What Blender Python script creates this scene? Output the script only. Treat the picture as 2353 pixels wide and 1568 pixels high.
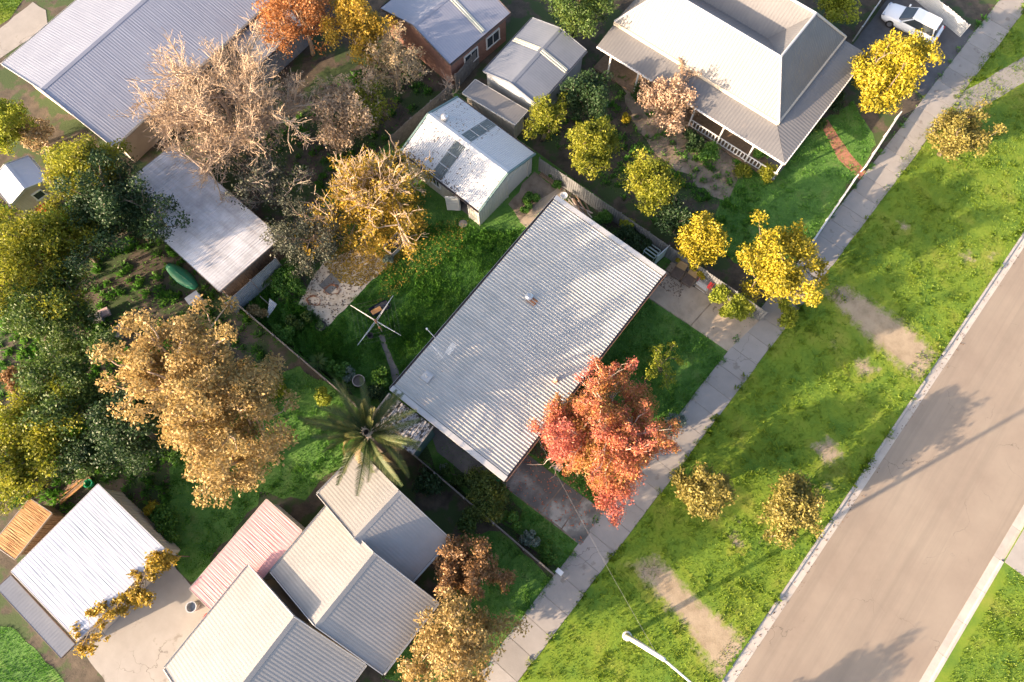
import bpy, bmesh, math, random
import numpy as np
from mathutils import Vector, Matrix

for o in list(bpy.data.objects):
    bpy.data.objects.remove(o, do_unlink=True)
scene = bpy.context.scene
COL = scene.collection

# ------------------------------------------------------------------ camera, sky, sun, exposure
CAM_H = 45.0                      # drone height above the lot, metres
TILT = math.radians(18.0)         # tilt away from straight down
FOV = 2 * math.atan(1176.5 / 1570.0)
cam_d = bpy.data.cameras.new("drone_camera")
cam = bpy.data.objects.new("drone_camera", cam_d)
COL.objects.link(cam)
cam.location = (0, 0, CAM_H)
cam.rotation_euler = (TILT, 0, 0)
cam_d.sensor_width = 36.0
cam_d.angle = FOV
cam_d.clip_start = 0.5
cam_d.clip_end = 3000
scene.camera = cam

SUN_EL = math.radians(16.5)
SUN_AZ = math.radians(27.0)       # direction the light travels over the ground
world = bpy.data.worlds.new("World")
scene.world = world
world.use_nodes = True
wn = world.node_tree
wn.nodes.clear()
sky = wn.nodes.new('ShaderNodeTexSky')
sky.sky_type = 'NISHITA'
sky.sun_disc = False
sky.sun_elevation = SUN_EL
sky.sun_rotation = math.atan2(-math.cos(SUN_AZ), -math.sin(SUN_AZ))
sky.air_density = 0.7
sky.dust_density = 4.0
sky.ozone_density = 0.3
bg = wn.nodes.new('ShaderNodeBackground')
bg.inputs['Strength'].default_value = 0.15
wo = wn.nodes.new('ShaderNodeOutputWorld')
wn.links.new(sky.outputs[0], bg.inputs[0])
wn.links.new(bg.outputs[0], wo.inputs[0])

sun_d = bpy.data.lights.new("sun", 'SUN')
sun_d.energy = 5.0
sun_d.angle = math.radians(0.5)
sun_d.color = (1.0, 0.73, 0.49)
sun_o = bpy.data.objects.new("sun", sun_d)
COL.objects.link(sun_o)
sun_dir = Vector((math.cos(SUN_AZ) * math.cos(SUN_EL), math.sin(SUN_AZ) * math.cos(SUN_EL), -math.sin(SUN_EL)))
sun_o.rotation_euler = sun_dir.to_track_quat('-Z', 'Y').to_euler()
sun_o.location = (-60, -40, 60)

scene.view_settings.view_transform = 'Standard'
scene.view_settings.look = 'None'
scene.view_settings.gamma = 1.0
scene.view_settings.use_curve_mapping = False
scene.view_settings.exposure = 1.85
scene.render.engine = 'CYCLES'

# ------------------------------------------------------------------ survey: plan position of a point seen in the photo, at its real height
_ct, _st = math.cos(TILT), math.sin(TILT)
def site(px, py, z=0.0):
    x = px - 1176.5
    y = 784.0 - py
    dx, dy, dz = x, y * _ct + 1570 * _st, y * _st - 1570 * _ct
    k = (CAM_H - z) / -dz
    return Vector((dx * k, dy * k, z))

AX = Vector((0.615, 0.7885, 0)).normalized()    # along the street
BX = Vector((0.7885, -0.615, 0)).normalized()   # across, toward the street
UP = Vector((0, 0, 1))

# ------------------------------------------------------------------ materials
def nd(nt, t, **kw):
    n = nt.nodes.new(t)
    for k, v in kw.items():
        setattr(n, k, v)
    return n

def new_mat(name):
    m = bpy.data.materials.new(name)
    m.use_nodes = True
    nt = m.node_tree
    nt.nodes.clear()
    out = nd(nt, 'ShaderNodeOutputMaterial')
    p = nd(nt, 'ShaderNodeBsdfPrincipled')
    nt.links.new(p.outputs[0], out.inputs[0])
    return m, nt, p, out

def ramp(nt, fac, cols, pos=None):
    r = nd(nt, 'ShaderNodeValToRGB')
    e = r.color_ramp.elements
    n = len(cols)
    while len(e) < n:
        e.new(0.5)
    for i, c in enumerate(cols):
        e[i].position = pos[i] if pos else i / max(1, n - 1)
        e[i].color = (c[0], c[1], c[2], 1)
    nt.links.new(fac, r.inputs[0])
    return r.outputs[0]

def noise(nt, scale, detail=4, rough=0.6, coord='Object', vec=None, dist=0.0):
    n = nd(nt, 'ShaderNodeTexNoise')
    n.inputs['Scale'].default_value = scale
    n.inputs['Detail'].default_value = detail
    n.inputs['Roughness'].default_value = rough
    n.inputs['Distortion'].default_value = dist
    if vec is None:
        tc = nd(nt, 'ShaderNodeTexCoord')
        vec = tc.outputs[coord]
    nt.links.new(vec, n.inputs['Vector'])
    return n.outputs[0]

def mixc(nt, fac, a, b, mode='MIX'):
    m = nd(nt, 'ShaderNodeMix', data_type='RGBA', blend_type=mode)
    for sock, v in ((m.inputs[0], fac), (m.inputs[6], a), (m.inputs[7], b)):
        if hasattr(v, 'links'):
            nt.links.new(v, sock)
        elif isinstance(v, (int, float)):
            sock.default_value = v
        else:
            sock.default_value = (v[0], v[1], v[2], 1)
    return m.outputs[2]

def bump(nt, p, h, strength=0.3, dist=0.02):
    b = nd(nt, 'ShaderNodeBump')
    b.inputs['Strength'].default_value = strength
    b.inputs['Distance'].default_value = dist
    nt.links.new(h, b.inputs['Height'])
    nt.links.new(b.outputs[0], p.inputs['Normal'])

MATS = {}
def surf(name, cols, scale=1.0, rough=0.7, metal=0.0, bump_s=0.0, bump_scale=None, spots=None, spot_scale=3.0, spot_lo=0.62, detail=5, pos=None, streak=None, spec=0.5, cracks=None, objvar=0.0):
    """mottled surface: noise ramp over cols; optional spots colour; optional streak = (vector, amount, colour)"""
    if name in MATS:
        return MATS[name]
    m, nt, p, out = new_mat(name)
    f = noise(nt, scale, detail, 0.65)
    c = ramp(nt, f, cols, pos or [0.3 + 0.4 * i / max(1, len(cols) - 1) for i in range(len(cols))])
    if streak:
        ax, amt, sc_, colr = streak
        tc = nd(nt, 'ShaderNodeTexCoord')
        mp = nd(nt, 'ShaderNodeMapping')
        mp.inputs['Rotation'].default_value = (0, 0, -math.atan2(ax.y, ax.x))
        mp2 = nd(nt, 'ShaderNodeMapping')
        mp2.inputs['Scale'].default_value = (0.12 * sc_, 4.0 * sc_, 1.0)
        nt.links.new(tc.outputs['Object'], mp.inputs[0])
        nt.links.new(mp.outputs[0], mp2.inputs[0])
        s = noise(nt, 1.0, 5, 0.7, vec=mp2.outputs[0])
        sf = ramp(nt, s, [(0, 0, 0), (1, 1, 1)], [0.45, 0.75])
        ml = nd(nt, 'ShaderNodeMath', operation='MULTIPLY')
        nt.links.new(sf, ml.inputs[0]); ml.inputs[1].default_value = amt
        c = mixc(nt, ml.outputs[0], c, colr)
    if cracks:
        csc, cw, ccol = cracks
        tc = nd(nt, 'ShaderNodeTexCoord')
        nz = nd(nt, 'ShaderNodeTexNoise'); nz.inputs['Scale'].default_value = 0.8; nz.inputs['Detail'].default_value = 6
        nt.links.new(tc.outputs['Object'], nz.inputs['Vector'])
        add = nd(nt, 'ShaderNodeVectorMath', operation='MULTIPLY_ADD')
        nt.links.new(nz.outputs['Color'], add.inputs[0]); add.inputs[1].default_value = (2.2, 2.2, 2.2); nt.links.new(tc.outputs['Object'], add.inputs[2])
        vo = nd(nt, 'ShaderNodeTexVoronoi', feature='DISTANCE_TO_EDGE'); vo.inputs['Scale'].default_value = csc
        nt.links.new(add.outputs[0], vo.inputs['Vector'])
        cf = ramp(nt, vo.outputs[0], [(1, 1, 1), (0, 0, 0)], [cw * 0.4, cw])
        br = ramp(nt, noise(nt, 0.25, 2), [(0, 0, 0), (1, 1, 1)], [0.5, 0.58])
        mu = mixc(nt, 1.0, cf, br, 'MULTIPLY')
        c = mixc(nt, mu, c, ccol)
    if spots:
        s = noise(nt, spot_scale, 4, 0.6)
        sf = ramp(nt, s, [(0, 0, 0), (1, 1, 1)], [spot_lo, spot_lo + 0.06])
        c = mixc(nt, sf, c, spots)
    if objvar:
        oi = nd(nt, 'ShaderNodeObjectInfo')
        mr = nd(nt, 'ShaderNodeMapRange'); mr.inputs[3].default_value = 1 - objvar; mr.inputs[4].default_value = 1 + objvar
        nt.links.new(oi.outputs['Random'], mr.inputs[0])
        vm = nd(nt, 'ShaderNodeVectorMath', operation='SCALE')
        nt.links.new(c, vm.inputs[0]); nt.links.new(mr.outputs[0], vm.inputs['Scale'])
        c = vm.outputs[0]
    nt.links.new(c, p.inputs['Base Color'])
    p.inputs['Roughness'].default_value = rough
    p.inputs['Metallic'].default_value = metal
    p.inputs['Specular IOR Level'].default_value = spec
    if bump_s:
        h = noise(nt, bump_scale or scale * 12, 3, 0.7)
        bump(nt, p, h, bump_s, 0.03)
    MATS[name] = m
    return m

def leafmat(name, cols, patch=0.35, rand=0.55, trans=0.35, pos=None, rough=0.55):
    """foliage: every leaf its own tint, drifting in patches through the crown"""
    rand *= 0.7
    if name in MATS:
        return MATS[name]
    m, nt, p, out = new_mat(name)
    g = nd(nt, 'ShaderNodeNewGeometry')
    f = noise(nt, patch, 2, 0.5)
    a = nd(nt, 'ShaderNodeMath', operation='MULTIPLY_ADD')
    nt.links.new(g.outputs['Random Per Island'], a.inputs[0]); a.inputs[1].default_value = rand
    b = nd(nt, 'ShaderNodeMath', operation='MULTIPLY_ADD')
    nt.links.new(f, b.inputs[0]); b.inputs[1].default_value = (1 - rand) * 2.2; b.inputs[2].default_value = -(1 - rand) * 0.6
    nt.links.new(b.outputs[0], a.inputs[2])
    c = ramp(nt, a.outputs[0], cols, pos)
    nt.links.new(c, p.inputs['Base Color'])
    p.inputs['Roughness'].default_value = rough
    p.inputs['Specular IOR Level'].default_value = 0.35
    t = nd(nt, 'ShaderNodeBsdfTranslucent')
    nt.links.new(c, t.inputs[0])
    mx = nd(nt, 'ShaderNodeMixShader')
    mx.inputs[0].default_value = trans
    nt.links.new(p.outputs[0], mx.inputs[1]); nt.links.new(t.outputs[0], mx.inputs[2])
    nt.links.new(mx.outputs[0], out.inputs[0])
    MATS[name] = m
    return m

# ------------------------------------------------------------------ object helpers
ORG = {}
def org_of(o):
    return ORG.get(o.name, Vector((0, 0, 0))) if o else Vector((0, 0, 0))

def tag(o, label=None, cat=None, group=None, kind=None):
    if label: o['label'] = label
    if cat: o['category'] = cat
    if group: o['group'] = group
    if kind: o['kind'] = kind
    return o

def thing(name, label, cat, loc, group=None):
    o = bpy.data.objects.new(name, None)
    COL.objects.link(o)
    o.location = loc
    o.empty_display_size = 0.3
    ORG[o.name] = Vector(loc)
    return tag(o, label, cat, group)

def link(name, me, mat, parent, org, smooth=False):
    if mat is not None:
        me.materials.append(mat)
    o = bpy.data.objects.new(name, me)
    COL.objects.link(o)
    ORG[o.name] = Vector(org)
    if parent is not None:
        o.parent = parent
    else:
        o.location = org
    if smooth:
        me.polygons.foreach_set('use_smooth', [True] * len(me.polygons))
    return o

def mesh_np(name, V, F, mat, parent=None, org=None, smooth=False):
    """V (n,3) world coordinates, F (m,k) indices"""
    if org is None:
        org = org_of(parent)
    V = np.asarray(V, dtype=np.float64) - np.array(org)
    F = np.asarray(F, dtype=np.int32)
    me = bpy.data.meshes.new(name)
    k = F.shape[1]
    me.vertices.add(len(V)); me.vertices.foreach_set('co', V.astype(np.float32).ravel())
    me.loops.add(F.size); me.loops.foreach_set('vertex_index', F.ravel())
    me.polygons.add(len(F))
    me.polygons.foreach_set('loop_start', np.arange(0, F.size, k, dtype=np.int32))
    me.polygons.foreach_set('loop_total', np.full(len(F), k, dtype=np.int32))
    me.update(calc_edges=True)
    return link(name, me, mat, parent, org, smooth)

class MB:
    def __init__(s):
        s.v = []; s.f = []
    def add(s, vs, fs):
        k = len(s.v)
        s.v += [Vector(v) for v in vs]
        s.f += [[i + k for i in f] for f in fs]
        return s
    def quad(s, *p):
        return s.add(p, [list(range(len(p)))])
    def box(s, c, u, v, w):
        """centre and three half-axis vectors"""
        c = Vector(c); u = Vector(u); v = Vector(v); w = Vector(w)
        vs = [c + u * i + v * j + w * k for k in (-1, 1) for j in (-1, 1) for i in (-1, 1)]
        return s.add(vs, [[0, 2, 3, 1], [4, 5, 7, 6], [0, 1, 5, 4], [2, 6, 7, 3], [0, 4, 6, 2], [1, 3, 7, 5]])
    def bar(s, p, q, w, h, up=UP):
        """rectangular bar from p to q, w across, h along up"""
        p = Vector(p); q = Vector(q); d = (q - p)
        L = d.length
        if L < 1e-6: return s
        d.normalize()
        side = d.cross(up)
        if side.length < 1e-4: side = d.cross(Vector((1, 0, 0)))
        side.normalize(); u2 = side.cross(d)
        return s.box((p + q) / 2, d * L / 2, side * w / 2, u2 * h / 2)
    def prism(s, poly, z0, z1):
        n = len(poly)
        a = sum(poly[i][0] * poly[(i + 1) % n][1] - poly[(i + 1) % n][0] * poly[i][1] for i in range(n))
        if a < 0: poly = list(reversed(poly))
        vs = [(p[0], p[1], z0) for p in poly] + [(p[0], p[1], z1) for p in poly]
        fs = [list(range(n - 1, -1, -1)), list(range(n, 2 * n))] + [[i, (i + 1) % n, n + (i + 1) % n, n + i] for i in range(n)]
        return s.add(vs, fs)
    def tube(s, pts, rad, n=6, cap=True):
        pts = [Vector(p) for p in pts]
        if not isinstance(rad, (list, tuple)): rad = [rad] * len(pts)
        vs = []; ref = None
        for i, p in enumerate(pts):
            d = (pts[min(i + 1, len(pts) - 1)] - pts[max(i - 1, 0)])
            if d.length < 1e-9: d = Vector((0, 0, 1))
            d.normalize()
            if ref is None:
                ref = d.orthogonal().normalized()
            ref = (ref - d * ref.dot(d))
            if ref.length < 1e-6: ref = d.orthogonal()
            ref.normalize()
            b = d.cross(ref)
            for k in range(n):
                a = 2 * math.pi * k / n
                vs.append(p + (ref * math.cos(a) + b * math.sin(a)) * rad[i])
        fs = []
        for i in range(len(pts) - 1):
            for k in range(n):
                fs.append([i * n + k, i * n + (k + 1) % n, (i + 1) * n + (k + 1) % n, (i + 1) * n + k])
        if cap:
            fs.append(list(range(n - 1, -1, -1))); fs.append([(len(pts) - 1) * n + k for k in range(n)])
        return s.add(vs, fs)
    def lathe(s, c, prof, n=16, ax=UP):
        c = Vector(c); ax = Vector(ax).normalized(); r1 = ax.orthogonal().normalized(); r2 = ax.cross(r1)
        vs = []; fs = []
        for r, z in prof:
            for k in range(n):
                a = 2 * math.pi * k / n
                vs.append(c + ax * z + (r1 * math.cos(a) + r2 * math.sin(a)) * max(r, 1e-4))
        for i in range(len(prof) - 1):
            for k in range(n):
                fs.append([i * n + k, i * n + (k + 1) % n, (i + 1) * n + (k + 1) % n, (i + 1) * n + k])
        return s.add(vs, fs)
    def build(s, name, mat, parent=None, org=None, smooth=False, bevel=0.0):
        if org is None:
            org = org_of(parent) if parent else (sum(s.v, Vector()) / len(s.v))
        me = bpy.data.meshes.new(name)
        o3 = Vector(org)
        me.from_pydata([tuple(v - o3) for v in s.v], [], s.f)
        me.update()
        o = link(name, me, mat, parent, org, smooth)
        if bevel:
            b = o.modifiers.new('bevel', 'BEVEL'); b.width = bevel; b.segments = 2; b.limit_method = 'ANGLE'
        return o

PROF = {
    'trap': [(0, 0), (0.58, 0), (0.68, 1), (0.9, 1), (1.0, 0)],
    'sin': [(k / 6.0, 0.5 - 0.5 * math.cos(2 * math.pi * k / 6.0)) for k in range(7)],
    'lap': [(0, 0), (0.96, 1), (1.0, 0)],
    'wall': [(0, 0), (0.74, 0), (0.82, 1), (0.92, 1), (1.0, 0)],
    'flat': [(0, 0), (1, 0)],
}
def ribbed(name, polys, ribdir, pitch, h, mat, parent=None, prof='trap', nrm=None, rows=1, wob=0.0, org=None, seed=1):
    """ribbed or corrugated sheet filling each convex polygon; ribs run along ribdir"""
    rnd = random.Random(seed)
    if org is None:
        org = org_of(parent)
    org = Vector(org)
    full = bmesh.new()
    P = PROF[prof]
    for poly in polys:
        poly = [Vector(p) for p in poly]
        n = Vector((0, 0, 0))
        for i in range(len(poly)):
            n += poly[i].cross(poly[(i + 1) % len(poly)])
        n.normalize()
        if nrm is not None:
            if n.dot(Vector(nrm)) < 0: n = -n
        elif n.z < 0: n = -n
        rd = Vector(ribdir); rd = (rd - n * rd.dot(n)).normalized()
        cd = rd.cross(n).normalized()
        s_ = [p.dot(cd) for p in poly]; t_ = [p.dot(rd) for p in poly]; d0 = poly[0].dot(n)
        s0, s1, t0, t1 = min(s_) - 1e-3, max(s_) + 1e-3, min(t_) - 1e-3, max(t_) + 1e-3
        bm = bmesh.new()
        cols = []
        k = 0
        while s0 + k * pitch < s1:
            for j, (a, b) in enumerate(P[:-1]):
                ss = s0 + (k + a) * pitch
                cols.append((ss, b * h))
            k += 1
        cols.append((s0 + k * pitch, P[-1][1] * h))
        grid = []
        for r in range(rows + 1):
            tt = t0 + (t1 - t0) * r / rows
            row = []
            for (ss, hh) in cols:
                hz = hh + (rnd.uniform(-wob, wob) if wob and 0 < r < rows else 0)
                row.append(bm.verts.new(cd * ss + rd * tt + n * (d0 + hz)))
            grid.append(row)
        for r in range(rows):
            for i in range(len(cols) - 1):
                bm.faces.new((grid[r][i], grid[r][i + 1], grid[r + 1][i + 1], grid[r + 1][i]))
        cen = sum(poly, Vector()) / len(poly)
        for i in range(len(poly)):
            a, b = poly[i], poly[(i + 1) % len(poly)]
            e = (b - a)
            if e.length < 1e-6: continue
            out = e.cross(n).normalized()
            if (cen - a).dot(out) > 0: out = -out
            bmesh.ops.bisect_plane(bm, geom=bm.verts[:] + bm.edges[:] + bm.faces[:], plane_co=a, plane_no=out, clear_outer=True, dist=1e-5)
        me_ = bpy.data.meshes.new('tmp'); bm.to_mesh(me_); bm.free()
        full.from_mesh(me_); bpy.data.meshes.remove(me_)
    for v in full.verts:
        v.co -= org
    bmesh.ops.recalc_face_normals(full, faces=full.faces[:]) if False else None
    me = bpy.data.meshes.new(name)
    full.to_mesh(me); full.free()
    return link(name, me, mat, parent, org)

def wall_rects(L, z0, z1, holes):
    """rectangles left of a wall L long after cutting holes (s0,s1,h0,h1)"""
    holes = sorted(holes)
    out = []; s = 0.0
    for (a, b, c, d) in holes:
        if a > s: out.append((s, a, z0, z1))
        if c > z0: out.append((a, b, z0, c))
        if d < z1: out.append((a, b, d, z1))
        s = b
    if s < L: out.append((s, L, z0, z1))
    return out

def wall(parent, p0, p1, z0, z1, mat, holes=(), apex=None, prof='wall', pitch=0.3, h=0.03, horiz=False, name='wall'):
    """cladding between plan points p0 and p1; outward is to the right of p0->p1; apex adds a gable peak at that height"""
    p0 = Vector((p0[0], p0[1], 0)); p1 = Vector((p1[0], p1[1], 0))
    d = p1 - p0; L = d.length; d.normalize()
    out = d.cross(UP)
    polys = []
    for (a, b, c, e) in wall_rects(L, z0, z1, list(holes)):
        polys.append([p0 + d * a + UP * c, p0 + d * b + UP * c, p0 + d * b + UP * e, p0 + d * a + UP * e])
    if apex:
        polys.append([p0 + UP * z1, p1 + UP * z1, p0 + d * L / 2 + UP * apex])
    return ribbed(name, polys, d if horiz else UP, pitch, h, mat, parent, prof, nrm=out)

class Rect:
    """plan rectangle fitted to four photo points (top, right, bottom, left) at height z"""
    def __init__(s, T, R, B, L, z):
        T, R, B, L = [site(p[0], p[1], z) for p in (T, R, B, L)]
        s.c = (T + R + B + L) / 4; s.c.z = 0
        s.a = ((T - L) + (R - B)); s.a.z = 0; s.a.normalize()
        b = ((R - T) + (B - L)); b.z = 0
        s.b = Vector((s.a.y, -s.a.x, 0))
        # share the skew between both axes
        ang = math.atan2(b.normalized().dot(s.a), b.normalized().dot(s.b)) / 2
        s.a = Matrix.Rotation(ang, 3, 'Z') @ s.a
        s.b = Vector((s.a.y, -s.a.x, 0))
        s.la = ((T - L).length + (R - B).length) / 4
        s.lb = ((R - T).length + (B - L).length) / 4
    def p(s, i, j, z=0.0, ga=0.0, gb=0.0):
        """i,j in -1..1; ga,gb grow the half sizes"""
        v = s.c + s.a * (i * (s.la + ga)) + s.b * (j * (s.lb + gb))
        return Vector((v.x, v.y, z))

def window(parent, p, d, out, w, z0, z1, frame, glass, bars=1, mid=None):
    """window with frame and glass pane centred at plan point p on a wall running along d, facing out"""
    p = Vector((p[0], p[1], 0))
    m = MB()
    zc = (z0 + z1) / 2; hh = (z1 - z0) / 2
    c = p + out * 0.05
    for sgn in (-1, 1):
        m.box(c + d * (sgn * w / 2) + UP * zc, d * 0.04, out * 0.06, UP * (hh + 0.04))
    for z in (z0, z1):
        m.box(c + UP * z, d * (w / 2 + 0.08 if z == z0 else w / 2 - 0.04), out * (0.075 if z == z0 else 0.055), UP * 0.04)
    for k in range(1, bars + 1):
        m.box(c + d * (-w / 2 + w * k / (bars + 1)) + UP * zc, d * 0.02, out * 0.045, UP * (hh - 0.04))
    f = m.build('window', frame, parent)
    g = MB().box(p + out * 0.045 + UP * zc, d * (w / 2 - 0.03), out * 0.012, UP * (hh - 0.03)).build('pane', glass, f, org=org_of(parent))
    return f

def slab_sheet(name, poly, z, mat, parent=None, edge=0.12, jag=0.0, seed=3, step=0.6):
    """ground patch: polygon (plan points) raised to z with a skirt; jag roughens the outline"""
    rnd = random.Random(seed)
    pts = []
    n = len(poly)
    for i in range(n):
        a = Vector((poly[i][0], poly[i][1], 0)); b = Vector((poly[(i + 1) % n][0], poly[(i + 1) % n][1], 0))
        k = max(1, int((b - a).length / step)) if jag else 1
        for j in range(k):
            q = a.lerp(b, j / k)
            if jag: q += Vector((rnd.uniform(-jag, jag), rnd.uniform(-jag, jag), 0))
            pts.append((q.x, q.y))
    return MB().prism(pts, z - edge, z).build(name, mat, parent, org=None if parent is None else org_of(parent))

def pip(x, y, poly):
    """vectorised point in polygon"""
    ins = np.zeros(len(x), dtype=bool)
    n = len(poly); j = n - 1
    for i in range(n):
        xi, yi, xj, yj = poly[i][0], poly[i][1], poly[j][0], poly[j][1]
        c = ((yi > y) != (yj > y)) & (x < (xj - xi) * (y - yi) / (yj - yi + 1e-12) + xi)
        ins ^= c
        j = i
    return ins

def px(*pts, z=0.0):
    return [tuple(site(a, b, z)[:2]) for a, b in pts]
# ------------------------------------------------------------------ vegetation helpers
def leaf_quads(rng, C, size, out=None, outb=0.6, upb=0.5, aspect=0.6, fold=0.25):
    """one folded rhombic leaf at each centre C (n,3)"""
    n = len(C)
    N = rng.normal(size=(n, 3))
    N /= np.linalg.norm(N, axis=1)[:, None] + 1e-9
    if out is not None:
        N = N + out * outb
    N[:, 2] += upb
    N /= np.linalg.norm(N, axis=1)[:, None] + 1e-9
    T = rng.normal(size=(n, 3))
    T -= N * (T * N).sum(1)[:, None]
    T /= np.linalg.norm(T, axis=1)[:, None] + 1e-9
    B = np.cross(N, T)
    L = (size * rng.uniform(0.65, 1.25, n))[:, None] * 0.5
    Wd = L * aspect
    V = np.empty((n, 4, 3))
    V[:, 0] = C - T * L
    V[:, 1] = C + B * Wd + N * L * fold
    V[:, 2] = C + T * L
    V[:, 3] = C - B * Wd + N * L * fold
    F = np.arange(n * 4).reshape(n, 4)
    return V.reshape(-1, 3), F

def clump_points(rng, centers, radii, n, flat=0.8, shell=0.45):
    """n points spread over ball-like clumps, weighted by their size and pushed outward"""
    centers = np.asarray(centers); radii = np.asarray(radii)
    w = radii ** 2.2; w = w / w.sum()
    idx = rng.choice(len(centers), n, p=w)
    D = rng.normal(size=(n, 3)); D /= np.linalg.norm(D, axis=1)[:, None]
    r = (shell + (1 - shell) * rng.random(n)) * rng.choice([1.0, 1.0, 1.15, 0.6], n)
    P = centers[idx] + D * (radii[idx] * r)[:, None] * np.array([1, 1, flat])
    return P, D

def branch_path(rng, a, b, sag=0.12, k=4):
    a = np.array(a); b = np.array(b); L = np.linalg.norm(b - a)
    off = rng.normal(size=3) * L * sag * 0.5
    pts = []
    for i in range(k + 1):
        t = i / k
        q = a + (b - a) * t + off * math.sin(math.pi * t) + rng.normal(size=3) * L * 0.015
        q[2] -= 0.15 * L * (t * (t - 1)) * -1 * sag
        pts.append(Vector(q))
    return pts

def skeleton(rng, base, h, R, zc, rz, limbs=7, subs=5, twigs=0, trunk_r=0.18, fork=0.3, lobes=0.25, thin=0.012, twig_len=0.22, third=0):
    """trunk and limbs as tubes; returns (MB, tips, tip radii)"""
    m = MB(); base = np.array(base)
    fz = h * fork
    top = base + np.array([rng.normal() * 0.15, rng.normal() * 0.15, fz])
    m.tube([Vector(base + np.array([0, 0, -0.1])), Vector(base + (top - base) * 0.5 + rng.normal(size=3) * 0.06), Vector(top)], [trunk_r * 1.25, trunk_r, trunk_r * 0.85], 8)
    tips = []; tr = []
    ph = rng.random() * 6.28
    for i in range(limbs):
        az = ph + 2 * math.pi * i / limbs + rng.normal() * 0.22
        el = rng.uniform(-0.1, 1.2) if i % 3 else rng.uniform(0.7, 1.4)
        lob = 1 + lobes * rng.normal()
        lob = min(max(lob, 0.6), 1.3)
        e = np.array([base[0] + R * lob * math.cos(az) * math.cos(el) * 0.86, base[1] + R * lob * math.sin(az) * math.cos(el) * 0.86, base[2] + zc + rz * math.sin(el) * 0.86])
        pth = branch_path(rng, top, e, 0.25, 5)
        r0 = trunk_r * rng.uniform(0.4, 0.6)
        m.tube(pth, [r0 * (1 - 0.8 * t / 5) + thin * 0.6 for t in range(6)], 5, cap=False)
        tips.append(e); tr.append(1.0)
        for j in range(subs):
            t = rng.uniform(0.35, 0.97)
            k = min(int(t * 5), 4); q = pth[k].lerp(pth[k + 1], t * 5 - k)
            d = np.array(pth[k + 1] - pth[k]); d /= np.linalg.norm(d) + 1e-9
            d = d + rng.normal(size=3) * 0.75; d[2] += 0.25; d /= np.linalg.norm(d)
            Ls = R * rng.uniform(0.3, 0.55)
            e2 = np.array(q) + d * Ls
            p2 = branch_path(rng, np.array(q), e2, 0.2, 3)
            r1 = r0 * 0.4
            m.tube(p2, [r1 * (1 - 0.75 * a / 3) + thin * 0.5 for a in range(4)], 4, cap=False)
            tips.append(e2); tr.append(0.8)
            for w in range(twigs):
                t2 = rng.uniform(0.2, 1.0); k2 = min(int(t2 * 3), 2)
                q2 = p2[k2].lerp(p2[k2 + 1], t2 * 3 - k2)
                d2 = d + rng.normal(size=3) * 0.6; d2[2] += 0.3; d2 /= np.linalg.norm(d2)
                L3 = R * twig_len * rng.uniform(0.5, 1.3)
                e3 = np.array(q2) + d2 * L3
                m.tube([q2, Vector((np.array(q2) + e3) / 2 + rng.normal(size=3) * L3 * 0.08), Vector(e3)], [thin, thin * 0.85, thin * 0.5], 3, cap=False)
                if w % 2 == 0: tips.append(e3); tr.append(0.55)
                for _ in range(third):
                    d4 = d2 + rng.normal(size=3) * 0.7; d4[2] += 0.2; d4 /= np.linalg.norm(d4)
                    q4 = np.array(q2) + (e3 - np.array(q2)) * rng.uniform(0.3, 0.95)
                    m.tube([Vector(q4), Vector(q4 + d4 * L3 * rng.uniform(0.35, 0.75))], [thin * 0.7, thin * 0.45], 3, cap=False)
    return m, np.array(tips), np.array(tr)

BARK = None
def tree(name, label, cat, pos, h, R, mat, leaves=4000, leaf=0.24, zc=None, rz=None, limbs=8, subs=5, twigs=0, seed=1, trunk_r=0.16, bark=None, clump=0.3, flat=0.85,
         shell=0.45, fill=0.35, group=None, aspect=0.6, fork=0.3, lobes=0.25, thin=0.012, upb=0.1, outb=0.55, twig_len=0.22, third=0, lower=0.0, extra=(), trim=None):
    rng = np.random.default_rng(seed)
    base = Vector((pos[0], pos[1], 0))
    zc = zc if zc is not None else h * 0.62
    rz = rz if rz is not None else h * 0.38
    root = thing(name, label, cat, base, group)
    m, tips, tr = skeleton(rng, base, h, R, zc, rz, limbs, subs, twigs, trunk_r, fork, lobes, thin, twig_len, third)
    m.build('trunk', bark or BARK, root, smooth=True)
    if leaves:
        # extra clumps fill the volume of the crown unevenly
        nf = max(2, int(len(tips) * fill))
        d = rng.normal(size=(nf, 3)); d /= np.linalg.norm(d, axis=1)[:, None]
        c = np.array([base.x, base.y, zc]) + d * np.array([R, R, rz]) * (rng.uniform(0.3, 0.85, nf))[:, None]
        cs = np.vstack([tips, c]); rr = np.concatenate([tr, rng.uniform(0.6, 1.1, nf)]) * R * clump
        cs[:, 2] -= lower
        if len(extra):
            ex = np.array(extra); cs = np.vstack([cs, ex[:, :3] + np.array([base.x, base.y, 0])]); rr = np.concatenate([rr, ex[:, 3]])
        cs[:, 2] = np.maximum(cs[:, 2], rr * 0.5 + 0.1)
        P, D = clump_points(rng, cs, rr, leaves, flat, shell)
        P[:, 2] = np.maximum(P[:, 2], 0.08)
        if trim:
            keep = (P[:, 0] - base.x) * trim[0] + (P[:, 1] - base.y) * trim[1] < trim[2] + rng.normal(size=len(P)) * 0.12
            P, D = P[keep], D[keep]
        out = P - np.array([base.x, base.y, zc * 0.8]); out /= np.linalg.norm(out, axis=1)[:, None] + 1e-9
        V, F = leaf_quads(rng, P, leaf, (out + D) * 0.5, outb, upb, aspect)
        mesh_np('crown', V, F, mat, root)
    return root

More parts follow.
